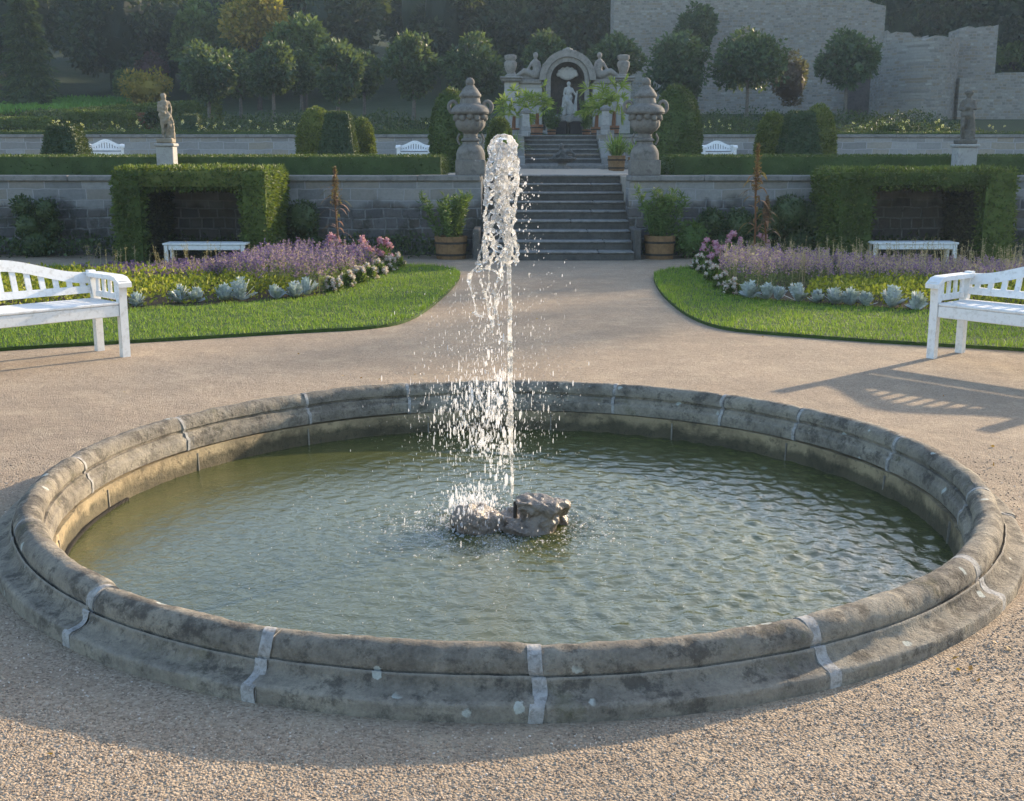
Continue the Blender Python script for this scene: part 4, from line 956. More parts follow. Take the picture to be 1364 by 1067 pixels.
# topiary
def frustum(px0, px1, t0, t1, ytop, Y, lab, ybot=222, d=.7):
    """clipped four sided block narrowing to the top"""
    s = Y/FPX; c = at((px0+px1)/2, 200, Y).x; zb = ZT-.03; z1 = at(0, ytop, Y).z; w0, w1 = (px1-px0)/2*s, (t1-t0)/2*s; e = ((t0+t1)-(px0+px1))/2*s; mb = MB(); n = 8; q = .03; prev = []
    V = []; 
    for i in range(n+1):
        u = i/n; b = 1-(1-u)**1.0; ww = w0+(w1-w0)*u**1.25-q; dd = ww; x = c+e*u; z = zb+(z1-zb-q)*u; V += [(x-ww, Y-dd, z), (x+ww, Y-dd, z), (x+ww, Y+dd, z), (x-ww, Y+dd, z)]
    F = [(i*4+j, i*4+(j+1) % 4, i*4+4+(j+1) % 4, i*4+4+j) for i in range(n) for j in range(4)]; mb.add(V, np.array(F)); mb.add(V[-4:], [[0,1,2,3]])
    return tag(hedge_mesh(mb, 9000, .05, .6, .01, px0).build('topiary_block', YEW), lab, 'topiary')
def dome(px0, px1, ytop, Y, lab, mat=HEDGE, ybot=225, flat=.40, n=9000):
    s = Y/FPX; c = at((px0+px1)/2, 200, Y).x; zb = ZT-.03; H = at(0, ytop, Y).z-zb; r = (px1-px0)/2*s-.02; pr = [(r*.86, 0), (r*.95, H*.15), (r, H*.35), (r*.985, H*flat)]
    pr += [(r*.985*math.cos(a), H*flat+(H-.02-H*flat)*math.sin(a)) for a in np.linspace(.12, 1.5, 9)]
    mb = MB().lathe(pr, 28, (c, Y, zb)); return tag(hedge_mesh(mb, n, .06, .7, .03, px0).build('topiary_dome', mat), lab, 'topiary')
TOPG = leaf_mat('box_topiary_leaf', [(0, (.04,.06,.014)), (.5, (.08,.105,.02)), (1, (.15,.16,.035))], .25, .5, (3, (.5,.6,.4)))
frustum(60, 120, 70, 105, 167, 24, 'dark square topiary beside the far left white bench'); frustum(424, 478, 437, 468, 150, 25, 'dark tapering square topiary between two domes left of the urns')
dome(397, 447, 143, 27.5, 'rounded olive topiary behind the left side of the dark square one', TOPG); dome(468, 499, 158, 27, 'smaller rounded green topiary behind the right side of the dark square one', TOPG)
dome(574, 630, 120, 25, 'tall dark green dome topiary behind the left urn', HEDGE); dome(648, 682, 157, 28, 'small olive ball topiary just right of the left urn', TOPG)
dome(868, 932, 115, 25, 'tall broad green dome topiary right of the right urn', HEDGE, n=11000)
frustum(1036, 1092, 1048, 1080, 149, 25, 'dark tapering square topiary between two domes right of the urns'); dome(1007, 1047, 150, 27, 'rounded topiary behind the left side of the right dark square one', TOPG); dome(1066, 1111, 140, 27.5, 'taller rounded topiary behind the right side of the right dark square one', TOPG)
dome(862, 874, 190, 26, 'small low green bush behind the right urn', TOPG, n=1500)
# ================================================================== STATUES
STAT = stone_mat('statue_sandstone', (.27,.235,.185), (.37,.325,.255), (.12,.10,.08), 5, .5, .01, None, 45)
STATG = stone_mat('statue_grey_stone', (.36,.36,.36), (.46,.46,.45), (.20,.20,.20), 5, .4, .01)
def figure(mb, s=1.0, pose='a', flip=1, fat=1.22):
    """standing human body 1.75 high, facing -y, one skin after remeshing"""
    f = flip; c = lambda *p: [np.array((x*f, y, z))*s for x, y, z in p]; r = lambda *q: [x*s*fat for x in q]
    chain(mb, c((.0,0,.93),(.01,-.01,1.06),(.02,-.01,1.22),(.0,0,1.40)), r(.15,.125,.155,.13)); chain(mb, c((-.16,0,1.41),(.16,0,1.39)), r(.075,.075))
    chain(mb, c((-.08,0,.93),(.08,0,.93)), r(.14,.14))
    chain(mb, c((0,0,1.44),(.0,-.015,1.55)), r(.062,.055)); mb.ball(np.array((.01*f,-.02,1.645))*s, .112*s, 3, (.88,1,1.15)); mb.ball(np.array((.01*f,.03,1.69))*s, .122*s, 2)   # head, hair
    mb.ball(np.array((.01*f,-.118,1.635))*s, .022*s, 1, (.7,1,1.4)); mb.ball(np.array((.01*f,-.09,1.58))*s, .04*s, 2)
    chain(mb, c((.09,0,.90),(.10,-.02,.50),(.09,.03,.09)), r(.105,.068,.042)); chain(mb, c((.09,.03,.06),(.11,-.12,.035)), r(.045,.03))
    k = .12 if pose != 'seat' else .3
    chain(mb, c((-.09,0,.90),(-.15,-k,.50),(-.14,.04,.10)), r(.105,.07,.042)); chain(mb, c((-.14,.04,.06),(-.17,-.10,.035)), r(.045,.03))
    if pose == 'a':                                       # arm across the body, other hand on hip with drapery
        chain(mb, c((.19,0,1.40),(.25,-.04,1.12),(.06,-.17,1.02)), r(.06,.048,.036)); mb.ball(np.array((.03*f,-.18,1.02))*s, .045*s, 2)
        chain(mb, c((-.19,0,1.40),(-.28,.05,1.14),(-.20,-.10,.92)), r(.06,.048,.036)); mb.ball(np.array((-.19*f,-.12,.9))*s, .045*s, 2)
        chain(mb, c((-.2,-.09,.92),(-.10,-.16,.80),(.02,-.15,.68),(.03,-.13,.55)), r(.05,.06,.055,.03)); chain(mb, c((-.2,-.08,.9),(-.27,-.03,.6),(-.28,0,.25),(-.26,0,.03)), r(.06,.08,.09,.10))
        chain(mb, c((.12,.09,1.35),(-.02,.14,1.0),(-.18,.12,.7)), r(.05,.07,.08)); chain(mb, c((-.12,.12,.7),(-.16,.1,.05)), r(.11,.13))
    elif pose == 'b':                                     # holding a bundle to the chest
        chain(mb, c((.19,0,1.40),(.27,-.06,1.14),(.08,-.2,1.2)), r(.06,.05,.038)); chain(mb, c((-.19,0,1.40),(-.28,-.02,1.13),(-.10,-.2,1.1)), r(.06,.05,.038))
        mb.ball(np.array((.0,-.19,1.2))*s, .10*s, 2, (1.2,.8,1)); chain(mb, c((.1,-.1,1.1),(.16,-.12,.8),(.2,-.03,.4),(.2,0,.05)), r(.08,.09,.10,.12)); chain(mb, c((-.05,.12,1.0),(.05,.14,.5),(.1,.1,.05)), r(.1,.13,.16))
        chain(mb, c((-.08,-.05,.95),(.12,-.12,.9)), r(.13,.11)); mb.ball(np.array((0,.0,1.73))*s, .17*s, 2, (1,1,.5))
    else:                                                 # niche figure, one arm out on a staff
        chain(mb, c((.19,0,1.40),(.33,-.04,1.15),(.44,-.12,1.02)), r(.06,.048,.036)); mb.ball(np.array((.46*f,-.13,1.02))*s, .045*s, 2); chain(mb, c((.47,-.13,1.25),(.40,-.05,.7),(.36,0,.1)), r(.04,.07,.12))
        chain(mb, c((-.19,0,1.40),(-.26,.0,1.12),(-.16,-.14,.88)), r(.06,.05,.038)); chain(mb, c((-.16,-.12,.92),(-.1,-.17,.75),(.1,-.12,.55),(.12,-.06,.1)), r(.08,.12,.13,.15)); chain(mb, c((-.2,.05,.9),(-.24,.05,.4),(-.26,.05,.05)), r(.12,.13,.15))
    return mb
def statue(px, y0, y1, yp, Y, pose, lab, mat, pw, flip=1, rz=0):
    s_ = Y*.985/FPX; c = at(px, 200, Y).x; z0 = 1.25; zp, z1, zt_ = at(0, yp, Y).z-z0, at(0, y1, Y).z-z0, at(0, y0, Y).z-z0
    t = thing('garden_statue', lab, 'statue', (c, Y, z0)); w = pw*s_/2
    MB().bbox(-w, w, -w, w, -.12, zp-.05, .01).build('pedestal', STATG, t, 30); mb = MB(); mb.box(-w*1.18, w*1.18, -w*1.18, w*1.18, zp-.048, zp, None, .012); mb.build('pedestal_cap', STATG, t, 30)
    mb = MB(); mb.box(-w*.95, w*.95, -w*.9, w*.9, zp+.002, z1, None, .015); mb.build('plinth', mat, t, 30)
    H = zt_-z1; mb = MB(); figure(mb, H/1.76, pose, flip); mb.xform(Matrix.Rotation(rz, 4, 'Z')); mb.xform(Matrix.Translation((0, 0, z1-.004))); remesh('figure', mb, .011, mat, t, 180, 1, (26, .010)); return t
statue(222, 125, 184, 191, 19.2, 'a', 'weathered stone statue of a draped figure on the left wall, sunlit above the left arbour', STAT, 22, -1, R(25))
statue(1285, 122, 186, 192, 19.2, 'b', 'dark stone statue of a figure with a bundle above the right arbour', stone_mat('statue_dark_stone', (.125,.12,.108), (.19,.182,.165), (.06,.058,.055), 5, .5, .01, None, 45), 25, 1, R(-20))

# ================================================================== UPPER TERRACE
UY = 34.0; S2Y = 31.4; Z2 = 2.13; N2 = 7; R2_ = (Z2-ZT)/N2; T2 = (UY+.2-S2Y)/N2
UWALL = block_mat('upper_wall_masonry', [(.24,.235,.23), (.31,.31,.305), (.37,.365,.36), (.33,.29,.23)], (.36,.36,.36), .5, .2, .12, None, None, .5, .012, .7)
x2a, x2b = A(699, S2Y+1), A(800, S2Y+1)
def up_wall(x0, x1, lab):
    t = thing('upper_wall', lab, 'wall'); MB().box(x0, x1, UY, UY+.5, ZT-.2, Z2-.07).build('wall_face', UWALL, t)
    mb = MB(); x = x0
    while x < x1-.2: xe = min(x+rng.uniform(1.2, 2), x1); mb.box(x+.004, xe-.004, UY-.06, UY+.5, Z2-.068, Z2+.02, None, .012); x = xe
    mb.build('coping', COPE, t, 30)
up_wall(-30, x2a-.5, 'pale upper terrace wall left of the grotto stairs, behind the white benches'); up_wall(x2b+.5, 32, 'pale upper terrace wall right of the grotto stairs, below the castle ruin')
st2 = thing('upper_stairs', 'narrow upper stairs of seven steps in front of the grotto', 'stairs')
for i in range(N2):
    y0 = S2Y+i*T2; sx_ = (x2a, x2b); mb = MB(); mb.box(sx_[0]+.003, sx_[1]-.003, y0+.02, UY+.5, ZT+i*R2_-.02, ZT+(i+1)*R2_-.042); s_ = mb.build('step', STEPM, st2)
    mb = MB(); mb.box(sx_[0]+.004, sx_[1]-.004, y0-.01, y0+T2+.03, ZT+(i+1)*R2_-.041, ZT+(i+1)*R2_, None, .012); mb.build('tread', stone_mat('upper_tread', (.19,.185,.18), (.26,.255,.245), (.1,.1,.1), 5, .5, .006) if i == 0 else bpy.data.materials['upper_tread'], s_, 40)
for sg, x0 in ((-1, x2a-.48), (1, x2b+.003)):           # stepped cheek walls with lantern posts
    mb = MB(); n = 4
    for i in range(n): mb.box(x0+.002*i, x0+.477-.002*i, S2Y-.1+i*.75, UY-.07 if i == n-1 else S2Y-.1+(i+1)*.75+.02, ZT-.05, ZT+.30+i*.24)
    mb.build('cheek_wall', UWALL, st2)
mb = MB(); mb.box(x2a-.9, x2b+.9, S2Y-.55, S2Y-.28, ZT-.02, ZT+.10, None, .02); o = mb.build('stone_kerb', COPE, None, 30); tag(o, 'low stone kerb on the terrace before the upper stairs', 'kerb')
def post(px, ytop, ybot, Y, lab):
    s = Y*.98/FPX; c = at(px, ybot, Y); t = thing('lantern_post', lab, 'stone post', c); Z = lambda y: at(px, y, Y).z-c.z; w = 4.6*s
    MB().bbox(-w*1.25, w*1.25, -w*1.25, w*1.25, -.2, .06, .01).build('base', UWALL, t, 30); MB().bbox(-w, w, -w, w, .062, Z(ytop+9), .01).build('shaft', STATG, t, 30)
    z = Z(ytop+9); MB().add([(-w*1.5,-w*1.5,z+.002),(w*1.5,-w*1.5,z+.002),(w*1.5,w*1.5,z+.002),(-w*1.5,w*1.5,z+.002),(-w*1.5,-w*1.5,z+.06),(w*1.5,-w*1.5,z+.06),(w*1.5,w*1.5,z+.06),(-w*1.5,w*1.5,z+.06),(-w*.5,-w*.5,Z(ytop+2)),(w*.5,-w*.5,Z(ytop+2)),(w*.5,w*.5,Z(ytop+2)),(-w*.5,w*.5,Z(ytop+2))],
        [[3,2,1,0],[0,1,5,4],[1,2,6,5],[2,3,7,6],[3,0,4,7],[4,5,9,8],[5,6,10,9],[6,7,11,10],[7,4,8,11],[8,9,10,11]]).build('cap', COPE, t, 20); return t
post(700.5, 142, 172, 33.2, 'small square stone post left of the grotto stairs'); post(806, 138, 170, 33.2, 'small square stone post right of the grotto stairs')
# ------------------------------------------------------------------ grotto
GY = 38.0; GS = GY*.98/FPX; G0 = 2.1
GROT = block_mat('grotto_ashlar', [(.36,.35,.33), (.42,.41,.39), (.48,.47,.45)], (.34,.33,.32), .6, .28, .01, None, None, .5, .01, .4)
GROTD = stone_mat('grotto_cornice', (.25,.24,.225), (.34,.33,.31), (.12,.115,.11), 4, .6, .015)
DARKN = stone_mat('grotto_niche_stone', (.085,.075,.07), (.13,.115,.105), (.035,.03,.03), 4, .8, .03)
gx = lambda px: at(px, 150, GY).x; gz = lambda py: at(700, py, GY).z
gr_ = thing('grotto', 'pale stone grotto with a tall arched niche at the top of the stairs', 'grotto', (0, 0, 0))
for a, b, nm in ((672,691,'pilaster'), (821,839,'pilaster')):
    mb = MB(); mb.box(gx(a), gx(b), GY-.12, GY+.8, G0-.3, gz(109)); mb.build(nm, GROT, gr_)
for a, b in ((691,722),(789,821)):
    mb = MB(); mb.box(gx(a)+.002, gx(b)-.002, GY, GY+.7, G0-.3, gz(112)); mb.build('wall_panel', GROT, gr_)
    mb = MB(); mx_ = (a+b)/2; mb.box(gx(a)+.003, gx(b)-.003, GY-.08, GY+.7, gz(112)+.003, gz(106), None, .03); mb.build('cornice', GROTD, gr_, 30)
for a, b in ((668,694),(817,843)):
    mb = MB(); mb.box(gx(a), gx(b), GY-.26, GY+.85, gz(109)+.003, gz(105.5), None, .03); mb.box(gx(a-2), gx(b+2), GY-.30, GY+.88, gz(105.5)+.003, gz(102.5), None, .03); mb.build('cornice', GROTD, gr_, 30)
# arch ring
acx, acz = gx(755.5), gz(106); ri, ro = (780.5-731)/2*GS, (790.5-720.5)/2*GS
def arch_ring(ri, ro, y0, y1, zb, n=22):
    mb = MB(); a = np.linspace(PI, 0, n); I = [(acx-ri, zb)]+[(acx+ri*math.cos(q), acz+ri*math.sin(q)) for q in a]+[(acx+ri, zb)]; O = [(acx-ro, zb)]+[(acx+ro*math.cos(q), acz+ro*math.sin(q)) for q in a]+[(acx+ro, zb)]
    V = [(x, y, z) for y in (y0, y1) for (x, z) in I+O]; k = len(I); F = []
    for i in range(k-1): F += [[i, i+1, k+i+1, k+i], [2*k+i, 3*k+i, 3*k+i+1, 2*k+i+1], [k+i, k+i+1, 3*k+i+1, 3*k+i], [i, 2*k+i, 2*k+i+1, i+1]]
    mb.add(V, F); return mb
arch_ring(ri, ro-.16, GY-.10, GY+.85, G0-.3).build('arch', GROT, gr_); arch_ring(ro-.155, ro+.05, GY-.2, GY+.85, gz(107)).build('arch_moulding', GROTD, gr_); arch_ring(ri-.06, ri+.06, GY-.14, GY-.105, G0-.2).build('arch_moulding', GROTD, gr_)
mb = MB()                                                # half round niche
n = 18; a = np.linspace(0, PI, n); V = []; zs = list(np.linspace(G0-.3, acz, 4))
for z in zs: V += [(acx+ri*math.cos(q), GY+.1+ri*.9*math.sin(q), z) for q in a]
for e in np.linspace(.1, PI/2, 8): V += [(acx+ri*math.cos(e)*math.cos(q), GY+.1+ri*.9*math.cos(e)*math.sin(q), acz+ri*math.sin(e)) for q in a]
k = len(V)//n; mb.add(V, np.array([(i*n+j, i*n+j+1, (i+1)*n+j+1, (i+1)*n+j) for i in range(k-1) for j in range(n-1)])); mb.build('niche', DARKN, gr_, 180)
mb = MB(); mb.box(gx(672), gx(839), GY+.8, GY+1.6, G0-.3, gz(110)); mb.box(gx(724), gx(787), GY+.86, GY+1.6, gz(110), gz(82)); mb.build('back_wall', GROT, gr_)
mb = MB(); mb.ball((0,0,0), .22, 3, (1.3,.35,.9))         # shell plaque over the statue
for i in range(7): q = PI*i/6; mb.ball((.28*math.cos(q), -.02, .02+.19*math.sin(q)-.05), .07, 2)
mb.xform(Matrix.Translation((acx, GY+.15, gz(98)))); remesh('shell_plaque', mb, .025, GROT, gr_, 180, 1)
mb = MB(); mb.ball((acx, GY-.1, gz(69)), .13, 2, (1.3,.6,1)); mb.ball((acx-.2, GY-.1, gz(71.5)), .10, 2); mb.ball((acx+.2, GY-.1, gz(71.5)), .10, 2); chain(mb, [(acx-.45,GY-.1,gz(76)),(acx-.2,GY-.1,gz(71.5))], [.06,.09]); chain(mb, [(acx+.45,GY-.1,gz(76)),(acx+.2,GY-.1,gz(71.5))], [.06,.09]); remesh('crown_ornament', mb, .025, GROTD, gr_, 180, 1, (12, .03))
for sg, px in ((1, 680), (-1, 830)):                      # vases over the pilasters
    mb = MB(); c = gx(px); z0 = gz(102.5); mb.lathe([(.17,0),(.17,.06),(.10,.10),(.15,.2),(.20,.36),(.19,.46),(.14,.5),(.19,.56),(.19,.66),(.12,.68)], 20, (c, GY+.2, z0+.003)); mb.build('vase', GROTD, gr_, 40)
for sg, px in ((-1, 706), (1, 805)):                      # reclining figures on the cornice
    mb = MB(); B = Matrix.Translation((gx(px), GY+.1, gz(106)))@Matrix.Diagonal((sg, 1, 1, 1)); q = .52
    chain(mb, [(-.18*1.1,0,.16),(-.20,0,.34),(-.16,0,.52)], [.14,.12,.12]); mb.ball((-.17,-.02,.74), .085, 2, (1,1,1.15)); chain(mb, [(-.17,0,.58),(-.17,-.01,.7)], [.05,.045]); chain(mb, [(-.27,0,.53),(-.33,-.02,.33),(-.24,-.1,.2)], [.05,.042,.035]); chain(mb, [(-.06,0,.52),(.04,-.04,.36),(.14,-.08,.24)], [.05,.042,.035])
    chain(mb, [(-.15,-.02,.14),(.18,-.06,.26),(.48,0,.07)], [.12,.09,.05]); chain(mb, [(-.15,.02,.12),(.22,.04,.16),(.52,.05,.06)], [.12,.08,.05]); chain(mb, [(-.35,.05,.05),(.6,.05,.03)], [.09,.07]); chain(mb, [(.5,.1,.1),(.58,.1,.38)], [.09,.06]); mb.ball((.58,.08,.47), .075, 2)
    mb.xform(B); remesh('reclining_figure', mb, .022, GROTD, gr_, 180, 1)
# niche statue on rocks with a dark cave mouth
ns = thing('niche_statue', 'pale standing stone figure on rocks inside the grotto niche', 'statue', (acx+.03, GY-.15, gz(153)))
mb = MB(); figure(mb, (gz(110)-gz(153))/1.76, 'n', 1); remesh('figure', mb, .016, STATG, ns, 180, 1)
mb = MB()
for (x, z, r) in ((-.42,-.02,.17),(-.25,.0,.18),(0,-.03,.2),(.25,-.02,.2),(.45,-.05,.17),(-.55,-.2,.16),(.6,-.2,.16),(-.62,-.45,.17),(.66,-.45,.17)): mb.ball((x, .02, z-.1), r, 2, (1.1,1,.8))
mb.ball((0,.25,-.3), .55, 2, (1.1,.5,.8)); remesh('rock_base', mb, .03, GROTD, ns, 180, 0, (7, .07))
mb = MB(); mb.box(-.42, -.03, -.19, .1, -.95, -.18, None, .05); mb.box(.03, .42, -.19, .1, -.95, -.2, None, .05); mb.build('cave_mouth', stone_mat('cave_shade', (.03,.027,.026), (.045,.04,.04), (.015,.014,.014), 6, .8, .03), ns, 30)  # solid near-black blocks, the opening's shade put into their colour
# bowl fountain on the terrace in front of the upper stairs
BRZ = stone_mat('bowl_dark_stone', (.10,.10,.098), (.155,.155,.15), (.05,.05,.05), 8, .6, .01)
Y = 30.2; c = at(749, 221, Y); bf = thing('bowl_fountain', 'small dark stone bowl fountain in front of the upper stairs', 'bowl fountain', (c.x, Y, ZT-.02)); s = Y*.98/FPX
MB().lathe([(11*s,0),(11*s,.06),(6*s,.08),(5*s,.14),(8*s,.17)], 20).build('pedestal', COPE, bf, 40); MB().lathe([(5*s,.16),(14*s,.2),(19*s,.27),(18*s,.29),(4*s,.22)], 28).build('bowl', BRZ, bf, 40)
mb = MB(); chain(mb, [(0,0,.22),(.03,0,.36),(-.02,0,.5)], [.12,.10,.07]); mb.ball((-.03,-.03,.58), .07, 2); chain(mb, [(.05,0,.42),(.2,0,.46),(.3,0,.36)], [.06,.05,.03]); chain(mb, [(-.05,0,.4),(-.2,-.02,.33),(-.28,0,.26)], [.06,.05,.03]); chain(mb, [(.1,0,.28),(.28,-.05,.26)], [.08,.05]); remesh('bowl_figure', mb, .018, BRZ, bf, 180, 1, (14, .03))
# ------------------------------------------------------------------ potted plants
STRAP = leaf_mat('strap_leaf', [(0, (.05,.10,.02)), (.5, (.10,.17,.03)), (1, (.20,.27,.06))], .4)
PALM = leaf_mat('palm_leaf', [(0, (.14,.22,.04)), (.5, (.26,.36,.06)), (1, (.42,.48,.12))], .5)
TERRA = stone_mat('terracotta', (.24,.115,.07), (.32,.17,.10), (.14,.08,.06), 7, .4, .006)
def strap(hh, n=150, w=.018):
    def f(t, r, H):
        mb = MB()
        for i in range(n):
            a = rng.uniform(0, 6.28); d = np.array((math.cos(a), math.sin(a), 0)); s = np.array((-d[1], d[0], 0)); L = hh*rng.uniform(.7, 1.15); out = rng.uniform(.25, .95); P = []; c0 = d*r*rng.uniform(0, .5)+np.array((0,0,H*.88))
            for u in np.linspace(0, 1, 6): c = c0+d*L*out*u+np.array((0,0,1))*L*(1.35*u-1.25*out*u*u); wd = w*(1-.85*u**2); P += [c-s*wd, c+s*wd]
            mb.add(P, np.array([(2*q, 2*q+1, 2*q+3, 2*q+2) for q in range(5)]))
        mb.build('foliage', STRAP, t)
    return f
def palm(hh, n=20):
    def f(t, r, H):
        mb = MB(); mb.tube([(0,0,H*.8),(.02,0,H+hh*.35)], [.06,.045], 8); mb.build('stem', RUST, t, 60); lm = MB()
        for i in range(n):
            a = 2*PI*i/n+rng.normal()*.2; d = np.array((math.cos(a), math.sin(a), 0)); L = hh*rng.uniform(.5, .85); up = rng.uniform(-.1, 1.5); c0 = np.array((.02,0,H+hh*.3)); tip = c0+d*L*.5*(1.25-.4*max(up, 0))+np.array((0,0,up*L*.75)); sdv = unit(np.cross(unit(tip-c0), rng.normal(size=3)))
            lm.add([c0, c0+np.array((0,0,.012)), tip, tip+np.array((0,0,.01))], [[0,1,3,2]])
            for q in range(15):                           # fan of narrow leaflets
                b = (q-7)/7*1.7; e1 = unit(unit(tip-c0+d*.1)*math.cos(b)+sdv*math.sin(b)+rng.normal(size=3)*.12-np.array((0,0,.15))); s = unit(np.cross(e1, unit(tip-c0)+rng.normal(size=3)*.5))*.022; l = L*.42*rng.uniform(.8, 1.1)
                lm.add([tip-s*.4, tip+s*.4, tip+e1*l*.6+s, tip+e1*l+np.array((0,0,-.12*l)), tip+e1*l*.6-s], [[0,1,2,3,4]])
        lm.build('foliage', PALM, t)
    return f
def pot(px, ybot, Y, r, H, z, lab, plant, mat=None, cat='potted plant'):
    c = at(px, ybot, Y); s = Y*.98/FPX; return tub((c.x, Y, c.z if z is None else z), r*.86*s, r*s, H*s, lab, plant, cat, mat)
pot(821, 223, 27.5, 12, 20, ZT-.02, 'wooden tub of drooping strap leaves right of the bowl fountain, the nearer one', strap(.55)); pot(846, 219, 29.2, 10, 17, ZT-.02, 'wooden tub of drooping strap leaves just left of the right urn, the farther one', strap(.5)); pot(678, 222, 27.5, 12, 20, ZT-.02, 'wooden tub of bright strap leaves behind the top of the water jet', strap(.6))
for (px, yb, Y, r, H, pl, lab) in ((684, 174, 34.9, 8, 10, palm(.95), 'terracotta pot with a light green fan palm, far left of the grotto stairs'), (715, 180, 34.6, 8.5, 14, palm(.9), 'terracotta pot with a fan palm at the top left of the grotto stairs'),
    (735, 178, 36.2, 6, 9, oleander(.75, 8, .3), 'pot with a dark bushy plant left of the cave mouth'), (781, 178, 36.2, 6, 9, oleander(.8, 9, .3), 'pot with a bright bushy plant right of the cave mouth'), (794, 179, 34.7, 7, 11, palm(.95), 'terracotta pot with a fan palm at the top right of the grotto stairs'), (817, 174, 34.9, 8, 13, palm(1.15, 16), 'terracotta pot with the tallest fan palm behind the right stone post')):
    pot(px, yb, Y, r, H, 2.13 if Y > 34 else None, lab, pl, TERRA)

# ------------------------------------------------------------------ far benches
def far_bench(px, ytop, ybase, Y, L, rz, lab):
    c = at(px, 200, Y); t = garden_bench(lab, L, (c.x, Y, ZT-.02), rz, 'white benches along the upper wall', 11, .13, .60); return t
far_bench(551.5, 186, 222, 33.1, .92, 0, 'small far white bench with arched back, left of the tall dome behind the left urn'); far_bench(957, 184, 222, 33.1, .92, 0, 'small far white bench with arched back, right of the right urn'); far_bench(141, 194, 222, 30, .86, R(18), 'small far white bench beside the dark topiary at the far left')
# flowers and shrubs behind the upper wall
YFL = leaf_mat('yellow_petal', [(0, (.55,.50,.10)), (.6, (.75,.72,.30)), (1, (.85,.84,.65))], .4)
EARTH = stone_mat('upper_earth', (.035,.055,.02), (.05,.075,.028), (.03,.03,.02), 1.5, .8, .05)
def slope_z(Y): return np.interp(Y, [34, 36, 39, 42, 48, 60, 75, 100, 140], [2.08, 2.15, 2.55, 2.9, 3.2, 4.1, 6.2, 11.5, 20.0])
xs = np.linspace(-90, 90, 61); ys = np.concatenate([np.linspace(34.45, 48, 10), np.linspace(50, 140, 19)])
def hz(x, y): return slope_z(y)-.15+(.0 if y < 60 else 0)+ (max(0, -x-12)*.0)
V = np.array([(x, y, hz(x, y)) for y in ys for x in xs]); V[:, 2] += fbm(V, .12, 2)*np.clip((V[:, 1]-50)/20, 0, 1)*1.0; nx = len(xs); F = np.array([(i*nx+j, i*nx+j+1, (i+1)*nx+j+1, (i+1)*nx+j) for i in range(len(ys)-1) for j in range(nx-1)]); hill = struct(mkobj('hillside', V, [F], EARTH, None, 180))
def bank(x0, x1, lab, skip=()):
    n = int((x1-x0)*900); P = np.c_[rng.uniform(x0, x1, n), rng.uniform(35.4, 40.6, n), np.zeros(n)]; P[:, 2] = slope_z(P[:, 1])-.1+rng.uniform(.1, 1, n)**.7*(.30+.35*fbm(P, .8, 2))
    for a, b in skip: P = P[(P[:, 0] < a) | (P[:, 0] > b)]
    V, F = leaf_quads(P, np.tile((0, -.5, 1.), (len(P), 1)), .10, .5, .9); tag(MB().add(V, F).build('shrub_bank', IVY), lab, 'ground shrubs', kind='stuff')
bank(-20, gx(668), 'bank of low dark shrubs under the round trees left of the grotto'); bank(gx(843), 14, 'bank of low dark shrubs under the round trees right of the grotto')
def yellow_row(segs, lab):
    mb = MB()
    for a, b in segs:
        x0, x1 = A(a, 35), A(b, 35); n = max(6, int((x1-x0)*9))
        for i in range(n):
            c = np.array((rng.uniform(x0, x1), rng.uniform(34.5, 35.3), Z2+rng.uniform(.1, .42))); k_ = 14; d = unit(rng.normal(size=(k_, 3))); V, F = leaf_quads(c+d*.025*rng.uniform(.5, 1.2), d, .035, .8, .4)
            if rng.random() < .8: mb.add(V, F)
    tag(mb.build('yellow_flowers', YFL), lab, 'flowers', kind='stuff')
yellow_row([(60,110),(150,190),(240,300),(310,410),(565,578)], 'pale yellow flowers in a row above the left upper wall'); yellow_row([(930,985),(1135,1180),(1195,1210),(1245,1262),(1315,1345)], 'pale yellow flowers in a row above the right upper wall')
box_hedge(A(-40,34.6), A(571,34.6), 34.52, 34.95, Z2-.1, Z2+.13, 'thin low hedge edging the top of the left upper wall', 9000, HEDGE, .06); box_hedge(A(930,34.6), A(1480,34.6), 34.52, 34.95, Z2-.1, Z2+.10, 'thin low hedge edging the top of the right upper wall', 7000, HEDGE, .06)

# ------------------------------------------------------------------ round trees
BARK = stone_mat('bark', (.15,.135,.12), (.24,.22,.20), (.04,.035,.03), 8, .8, .02)
LIME = leaf_mat('lime_leaf', [(0, (.015,.034,.020)), (.5, (.032,.062,.034)), (.9, (.055,.092,.046)), (1, (.09,.13,.05))], .3, .5)
def tree_mesh(w, h, trunk, nclump, per, L, seed, sq=1.0):
    r = np.random.default_rng(seed); cs = []; rs = []
    while len(cs) < nclump:
        d = unit(r.normal(size=3)); q = r.uniform(.35, 1)**.5; p = d*q*np.array((w/2*.82, w/2*.82, h/2*.82)); 
        if p[2] > 0: p[:2] *= 1-.35*(p[2]/(h/2))
        cs.append(p+np.array((0, 0, trunk+h/2))); rs.append(r.uniform(.11, .24)*w)
    V, F = blob_leaves(cs, rs, per, L, .55, .85); core = MB()
    for c_, r_0 in zip(cs, rs):
        if r.random() < .55: core.ball(c_, r_0*.45, 1)
    core.add(V, F); t = MB(); t.tube([(0,0,-.3),(.02,0,trunk*.6),(0,.02,trunk+h*.25),(0,0,trunk+h*.6)], [.075,.06,.05,.02], 9)
    for i in range(6):
        a = r.uniform(0, 6.28); e = r.uniform(.4, .8); t.tube([(0,0,trunk+h*r.uniform(0, .3)), (math.cos(a)*w*.2, math.sin(a)*w*.2, trunk+h*.4), (math.cos(a)*w*.38, math.sin(a)*w*.38, trunk+h*e)], [.035,.025,.01], 6)
    return core, t
